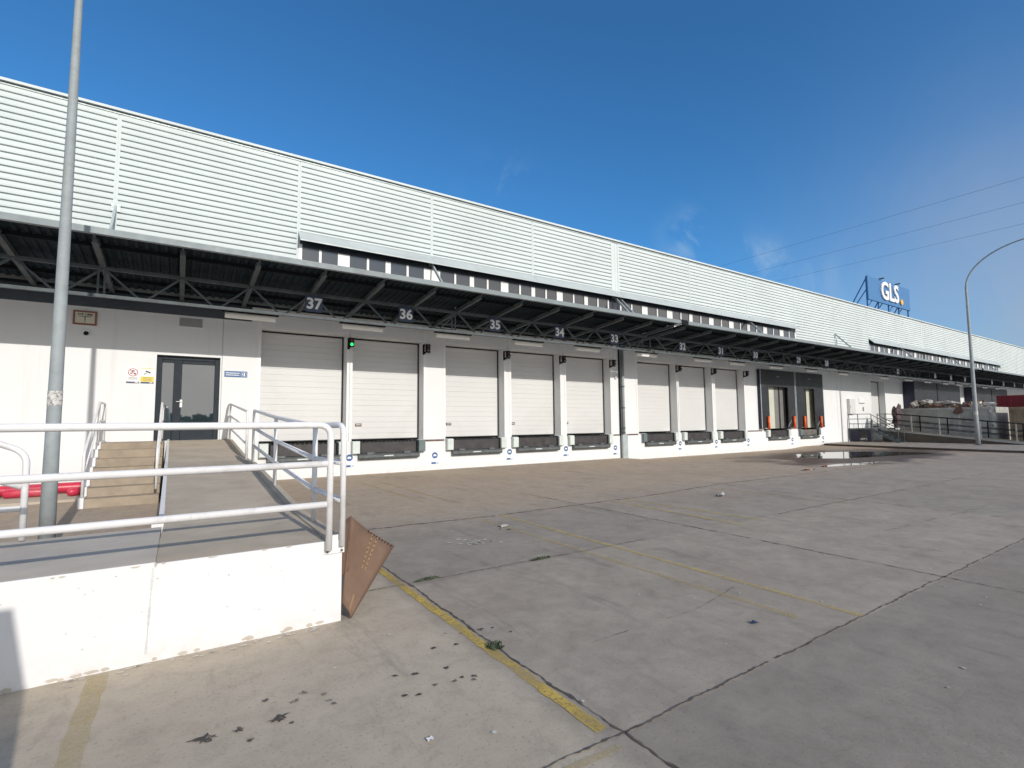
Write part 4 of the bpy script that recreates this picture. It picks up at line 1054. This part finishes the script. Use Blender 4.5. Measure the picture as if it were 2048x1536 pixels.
def crumple(name, c, rad, mat, lab, cat, seed, flat=(1,1,.7)):
    mb = MB(); n, m_ = 14, 9
    for j in range(m_+1):
        th = PI*j/m_
        for i in range(n):
            ph = 2*PI*i/n; d = Vector((math.sin(th)*math.cos(ph)*flat[0], math.sin(th)*math.sin(ph)*flat[1], math.cos(th)*flat[2]))
            r = rad*(.75+.6*noise.noise(d*1.9+Vector((seed,0,0)))+.35*noise.noise(d*4.5+Vector((0,seed,0))))
            mb.v.append((c[0]+d.x*r, c[1]+d.y*r, c[2]+d.z*r))
    for j in range(m_):
        for i in range(n): mb.face((j*n+i, (j+1)*n+i, (j+1)*n+(i+1)%n, j*n+(i+1)%n))
    return tag(mb.build(name, mat), lab, cat)
crumple('white_bag', (43.95,14.3,2.72), .30, M['bag'], 'crumpled white bag at the left end of the rubbish heap', 'bag', 3)
crumple('white_bag', (44.1,13.6,2.90), .28, M['bag'], 'pale bag on top of the rubbish heap beside the first', 'bag', 8, (1,1.3,.6))
crumple('plastic_sheet', (44.1,12.5,2.80), .42, M['bag'], 'long sheet of white film draped over the skip rim', 'plastic sheet', 12, (.7,1.7,.35))
crumple('plastic_sheet', (43.9,10.35,2.62), .34, M['bag'], 'torn white film at the right end of the skip', 'plastic sheet', 17, (.8,1.5,.45))
crumple('cardboard_box', (43.9,13.1,2.55), .36, M['rust'], 'crushed brown carton below the white film on the heap', 'carton', 21, (.8,1.6,.6))
crumple('cardboard_box', (43.85,12.1,2.48), .30, M['card'], 'torn cardboard piece in the middle of the heap', 'carton', 25, (.8,1.4,.5))
crumple('brown_sack', (43.9,11.35,2.52), .34, M['rust'], 'dark brown sack left of the pale carton', 'sack', 29, (.8,1.1,.8))
o = MB().box(43.85,44.25,10.75,11.2,2.42,2.80).build('yellow_carton', M['cream']); o.rotation_euler = (0,0,0); tag(o, 'square pale yellow carton on the skip rim', 'carton')
mb = MB(); mb.extrude_x([(11.9,2.44),(11.6,2.50),(11.55,2.10),(11.8,1.98),(12.1,2.06)], 43.50, 43.53); tag(mb.build('brown_rag', M['rust']), 'brown rag hanging over the skip side', 'rag')
mb = MB()
for k in range(9):
    y = 9.98+.05*math.sin(k*1.9); w = .10+.06*math.sin(k*2.7); z = 2.45-.19*k; mb.poly([(43.50,y,z),(43.50,y+w+.08,z),(43.49,y+w+.08+.03*math.sin(k),z-.19),(43.49,y+.03*math.cos(k),z-.19)][::-1])
tag(mb.build('hanging_film', M['bag']), 'strip of torn white film hanging down the right end of the skip', 'film')
mb = MB()
for k in range(8):
    y = 11.72+.03*math.sin(k*1.7); w = .06+.01*k; z = 1.98-.15*k; mb.poly([(43.53,y,z),(43.53,y+w,z),(43.53,y+w+.01,z-.15),(43.53,y,z-.15)][::-1])
tag(mb.build('paint_run', M['bag']), 'white run dried on the middle of the grey skip side', 'stain')
crumple('tarpaulin_bundle', (43.1,15.15,1.85), .58, M['tarp'], 'dark brown bundle standing at the left end of the grey skip', 'bundle', 33, (.6,.62,1.5))

# ------------------------------------------------------------------ roof sign
rs_ = thing('roof_sign', (51.5, 18, 10.9), 'blue rooftop sign with large white letters and an orange dot', 'sign')
x0, x1, z0, z1 = 47.25, 55.85, 11.60, 13.62
MB().bbox(x0, x1, 18.0, 18.12, z0, z1, .02).build('panel', M['brightblue'], rs_)
mb = MB(); mb.text('GLS', 2.15, (51.30, 17.93, 12.62), .05, .05); mb.build('lettering', M['white'], rs_)
MB().tube([(53.72,17.88,12.13),(53.72,17.98,12.13)], .24, 24).build('orange_dot', M['orangedot'], rs_)
for px in (47.4, 49.5, 51.55, 53.7, 55.75): MB().box(px-.05, px+.05, 18.12, 18.22, 9.5, z1-.05).build('post', M['brightblue'], rs_)
for px in (47.4, 51.55, 55.75):
    MB().beam((px,18.2,13.4), (px,20.4,9.55), .07, .07).build('strut', M['brightblue'], rs_); MB().beam((px,18.2,12.5), (px,20.3,9.55), .06, .06).build('strut', M['brightblue'], rs_)
    if px < 55: MB().beam((px+.9,18.2,11.62), (px,18.2,10.95), .06, .06).build('strut', M['brightblue'], rs_)
mb = MB(); mb.box(49.6,49.75,17.7,18.1,13.63,13.72); mb.box(52.9,53.05,17.7,18.1,13.63,13.72); mb.build('spotlight', M['steel'], rs_)

# ------------------------------------------------------------------ overhead wires, far behind the building
WIRES = []
def wire(p0, p1, lab, sag=1.2):
    a, b = Vector(p0), Vector(p1); pts = []
    for k in range(41):
        t = k/40; p = a.lerp(b, t); p.z -= sag*4*t*(1-t); pts.append(p)
    tag(MB().tube(pts, .019, 6).build('power_wire', M['wire']), lab, 'wire', 'overhead wires above the roof')

# ------------------------------------------------------------------ unseen van added behind the viewpoint, shaped for the shadow on the ramp
def van():
    t = thing('shadow_van', (-1.5, -2, 0), 'unseen white van added to cast a shadow on the ramp wall', 'van')
    lo = [(-5.3,.35),(-5.3,1.25),(.95,1.22),(1.25,.95),(1.3,.35)]
    up_ = [(-5.3,1.25),(-5.28,2.6),(-5.05,2.75),(-.25,2.75),(.1,2.66),(.85,1.22)]
    mb = MB(); mb.extrude_x(lo[::-1], -2.5, -.50); body = mb.build('body', M['vanpaint'], t)
    mb = MB(); n = len(mb.v)
    for x0, q in ((-2.5, .3), (-.46, -.28)):
        for y, z in up_: mb.v.append((x0+q*max(0, z-2.2), y, z))
    k = len(up_)
    for i in range(k): mb.face((i, k+i, k+(i+1)%k, (i+1)%k))
    mb.face(range(k-1,-1,-1)); mb.face(range(k,2*k)); mb.build('cab', M['vanpaint'], t)
    for yy in (-4.2, .35):
        for xx in (-2.38, -.68): MB().tube([(xx-.11,yy,.34),(xx+.11,yy,.34)], .34, 20).build('wheel', M['rubber'], t)
    MB().poly([(-2.25,.33,2.28),(-.70,.33,2.28),(-.56,.84,1.32),(-2.38,.84,1.32)][::-1]).build('windscreen', M['glass'], t)
    for xx in (-2.25, -.80): MB().box(xx-.16,xx+.16,1.24,1.28,.78,.98).build('headlight', M['glass'], t)

van()
# ------------------------------------------------------------------ tree belt across the road behind the viewpoint (seen mirrored in the door glass)
mb = MB(); rnd = random.Random(3)
for k in range(2600):
    x = rnd.uniform(-60,40); hh = 2.6+2.2*abs(noise.noise(Vector((x*.11,0,4))))+.8*noise.noise(Vector((x*.5,0,1)))
    c = Vector((x, -42+rnd.uniform(-1.5,1.5), rnd.uniform(.1,1)*hh)); d = Vector((rnd.gauss(0,1),rnd.gauss(0,1),rnd.gauss(0,1))).normalized(); e = d.orthogonal().normalized(); q = rnd.uniform(.35,.8)
    w = d.cross(e); mb.poly([c+e*q, c+w*q, c-e*q, c-w*q])
tag(mb.build('tree_belt', M['leaf']), 'dark belt of shrubs on the far side of the yard', 'shrubs', kind='stuff')
# ------------------------------------------------------------------ camera
P_F, YAW, PIT, ROL, CH = 1006.97, R_(33.3507), R_(4.34074), R_(-.4874), 1.7
f = Vector((math.sin(YAW)*math.cos(PIT), math.cos(YAW)*math.cos(PIT), math.sin(PIT)))
r = Vector((math.cos(YAW), -math.sin(YAW), 0)); u = r.cross(f)
c_, s_ = math.cos(ROL), math.sin(ROL); rr, uu = r*c_+u*s_, u*c_-r*s_
cam = bpy.data.cameras.new('camera'); co = bpy.data.objects.new('camera', cam); col.objects.link(co)
cam.sensor_width = 36; cam.lens = P_F/2048*36; cam.clip_start = .05; cam.clip_end = 6000
mw = Matrix((( rr.x, uu.x, -f.x, 0), (rr.y, uu.y, -f.y, 0), (rr.z, uu.z, -f.z, CH), (0,0,0,1)))
co.matrix_world = mw; scene.camera = co

WD = Vector((.113,.993,.043))
for p, lab in (((92.8,16.5,34),'uppermost overhead wire crossing the sky beyond the roof'), ((103.7,18.7,34),'middle overhead wire between the two others above the roof'), ((115.2,21,34),'lowest overhead wire passing just above the roof sign')):
    p = Vector(p); wire(p-WD*70, p+WD*330, lab, .6)

# ------------------------------------------------------------------ light
EL, AZ = R_(25.4), R_(-3.5)          # elevation; horizontal heading of the light
d = Vector((math.sin(AZ)*math.cos(EL), math.cos(AZ)*math.cos(EL), -math.sin(EL)))
sl = bpy.data.lights.new('sun', 'SUN'); so = bpy.data.objects.new('sun', sl); col.objects.link(so)
sl.energy = 3.15; sl.angle = R_(.53); sl.color = (1, .932, .848)
so.rotation_euler = d.to_track_quat('-Z', 'Y').to_euler(); so.location = (-5,-30,40)
wd = bpy.data.worlds.new('World'); scene.world = wd; wd.use_nodes = True
nt = wd.node_tree; nt.nodes.clear()
out = nt.nodes.new('ShaderNodeOutputWorld'); bg = nt.nodes.new('ShaderNodeBackground'); nt.links.new(bg.outputs[0], out.inputs[0])
sky = nt.nodes.new('ShaderNodeTexSky'); sky.sky_type = 'NISHITA'; sky.sun_disc = False
sky.sun_elevation = EL; sky.sun_rotation = PI+AZ; sky.altitude = 600; sky.air_density = 1.0; sky.dust_density = .6; sky.ozone_density = 3.0
G_ = nt.nodes.new('ShaderNodeTexCoord').outputs['Generated']
nz = nt.nodes.new('ShaderNodeVectorMath'); nz.operation = 'NORMALIZE'; nt.links.new(G_, nz.inputs[0]); V = nz.outputs[0]
def lobe(dx, dy, dz, k):
    v = Vector((dx,dy,dz)).normalized(); dp = nt.nodes.new('ShaderNodeVectorMath'); dp.operation = 'DOT_PRODUCT'
    nt.links.new(V, dp.inputs[0]); dp.inputs[1].default_value = v
    return math_n(nt, 'EXPONENT', math_n(nt, 'MULTIPLY', math_n(nt, 'SUBTRACT', dp.outputs[1], 1.0), k))
def pixdir(x, y): return (rr*((x-1024)/P_F) - uu*((y-768)/P_F) + f)
wis = noise_n(nt, V, 9, 8, .62, .7)
wf = ramp(nt, wis.outputs[0], [(.47, (0,0,0)), (.72, (1,1,1))]).outputs[0]
msk = None
for (x, y, k, a) in ((1380,475,1500,.8),(1455,490,2200,.6),(1525,525,2000,.85),(1000,380,900,.4),(1640,565,700,.3)):
    l = math_n(nt, 'MULTIPLY', lobe(*pixdir(x, y), k), a); msk = l if msk is None else math_n(nt, 'ADD', msk, l)
cl = math_n(nt, 'MULTIPLY', msk, wf, True)
hz = math_n(nt, 'MULTIPLY', lobe(*pixdir(2120, 680), 30), ramp(nt, noise_n(nt, V, 4, 6, .55).outputs[0], [(.3,(.55,)*3),(.65,(1,1,1))]).outputs[0], True)
skyc = mixc(nt, 1., sky.outputs[0], (.52,1.18,1.56), 'MULTIPLY')
c0 = mixc(nt, cl, skyc, (4.2,5.8,7.4))
c1 = mixc(nt, math_n(nt, 'MULTIPLY', hz, .95), c0, (3.5,4.1,5.1))
# layered cloud bank behind the viewpoint, brightened to fill the shaded facade
sv = nt.nodes.new('ShaderNodeSeparateXYZ'); nt.links.new(V, sv.inputs[0])
mpc = N(nt, 'ShaderNodeMapping'); mpc.inputs['Scale'].default_value = (1.6, 1.6, 7.0); nt.links.new(V, mpc.inputs['Vector'])
cb = noise_n(nt, mpc.outputs[0], 1.5, 8, .6, .5)
cbf = ramp(nt, cb.outputs[0], [(.30, (.25,)*3), (.52, (1,1,1))]).outputs[0]
side = math_n(nt, 'MULTIPLY', math_n(nt, 'SUBTRACT', math_n(nt, 'MULTIPLY', sv.outputs[1], -1.0), .02), 3.2, True)
top = math_n(nt, 'MULTIPLY', math_n(nt, 'SUBTRACT', .86, sv.outputs[2]), 3.0, True)
bank = math_n(nt, 'MULTIPLY', math_n(nt, 'MULTIPLY', side, top), cbf, True)
ccol = mixc(nt, cb.outputs[0], (6.6,6.6,6.6), (14.0,13.2,12.3))
c1 = mixc(nt, bank, c1, ccol)
nt.links.new(c1, bg.inputs[0]); bg.inputs[1].default_value = .10
scene.view_settings.view_transform = 'Standard'; scene.view_settings.look = 'None'
scene.view_settings.exposure = .06; scene.view_settings.gamma = 1
scene.render.engine = 'CYCLES'; scene.cycles.use_denoising = True
scene.cycles.max_bounces = 8
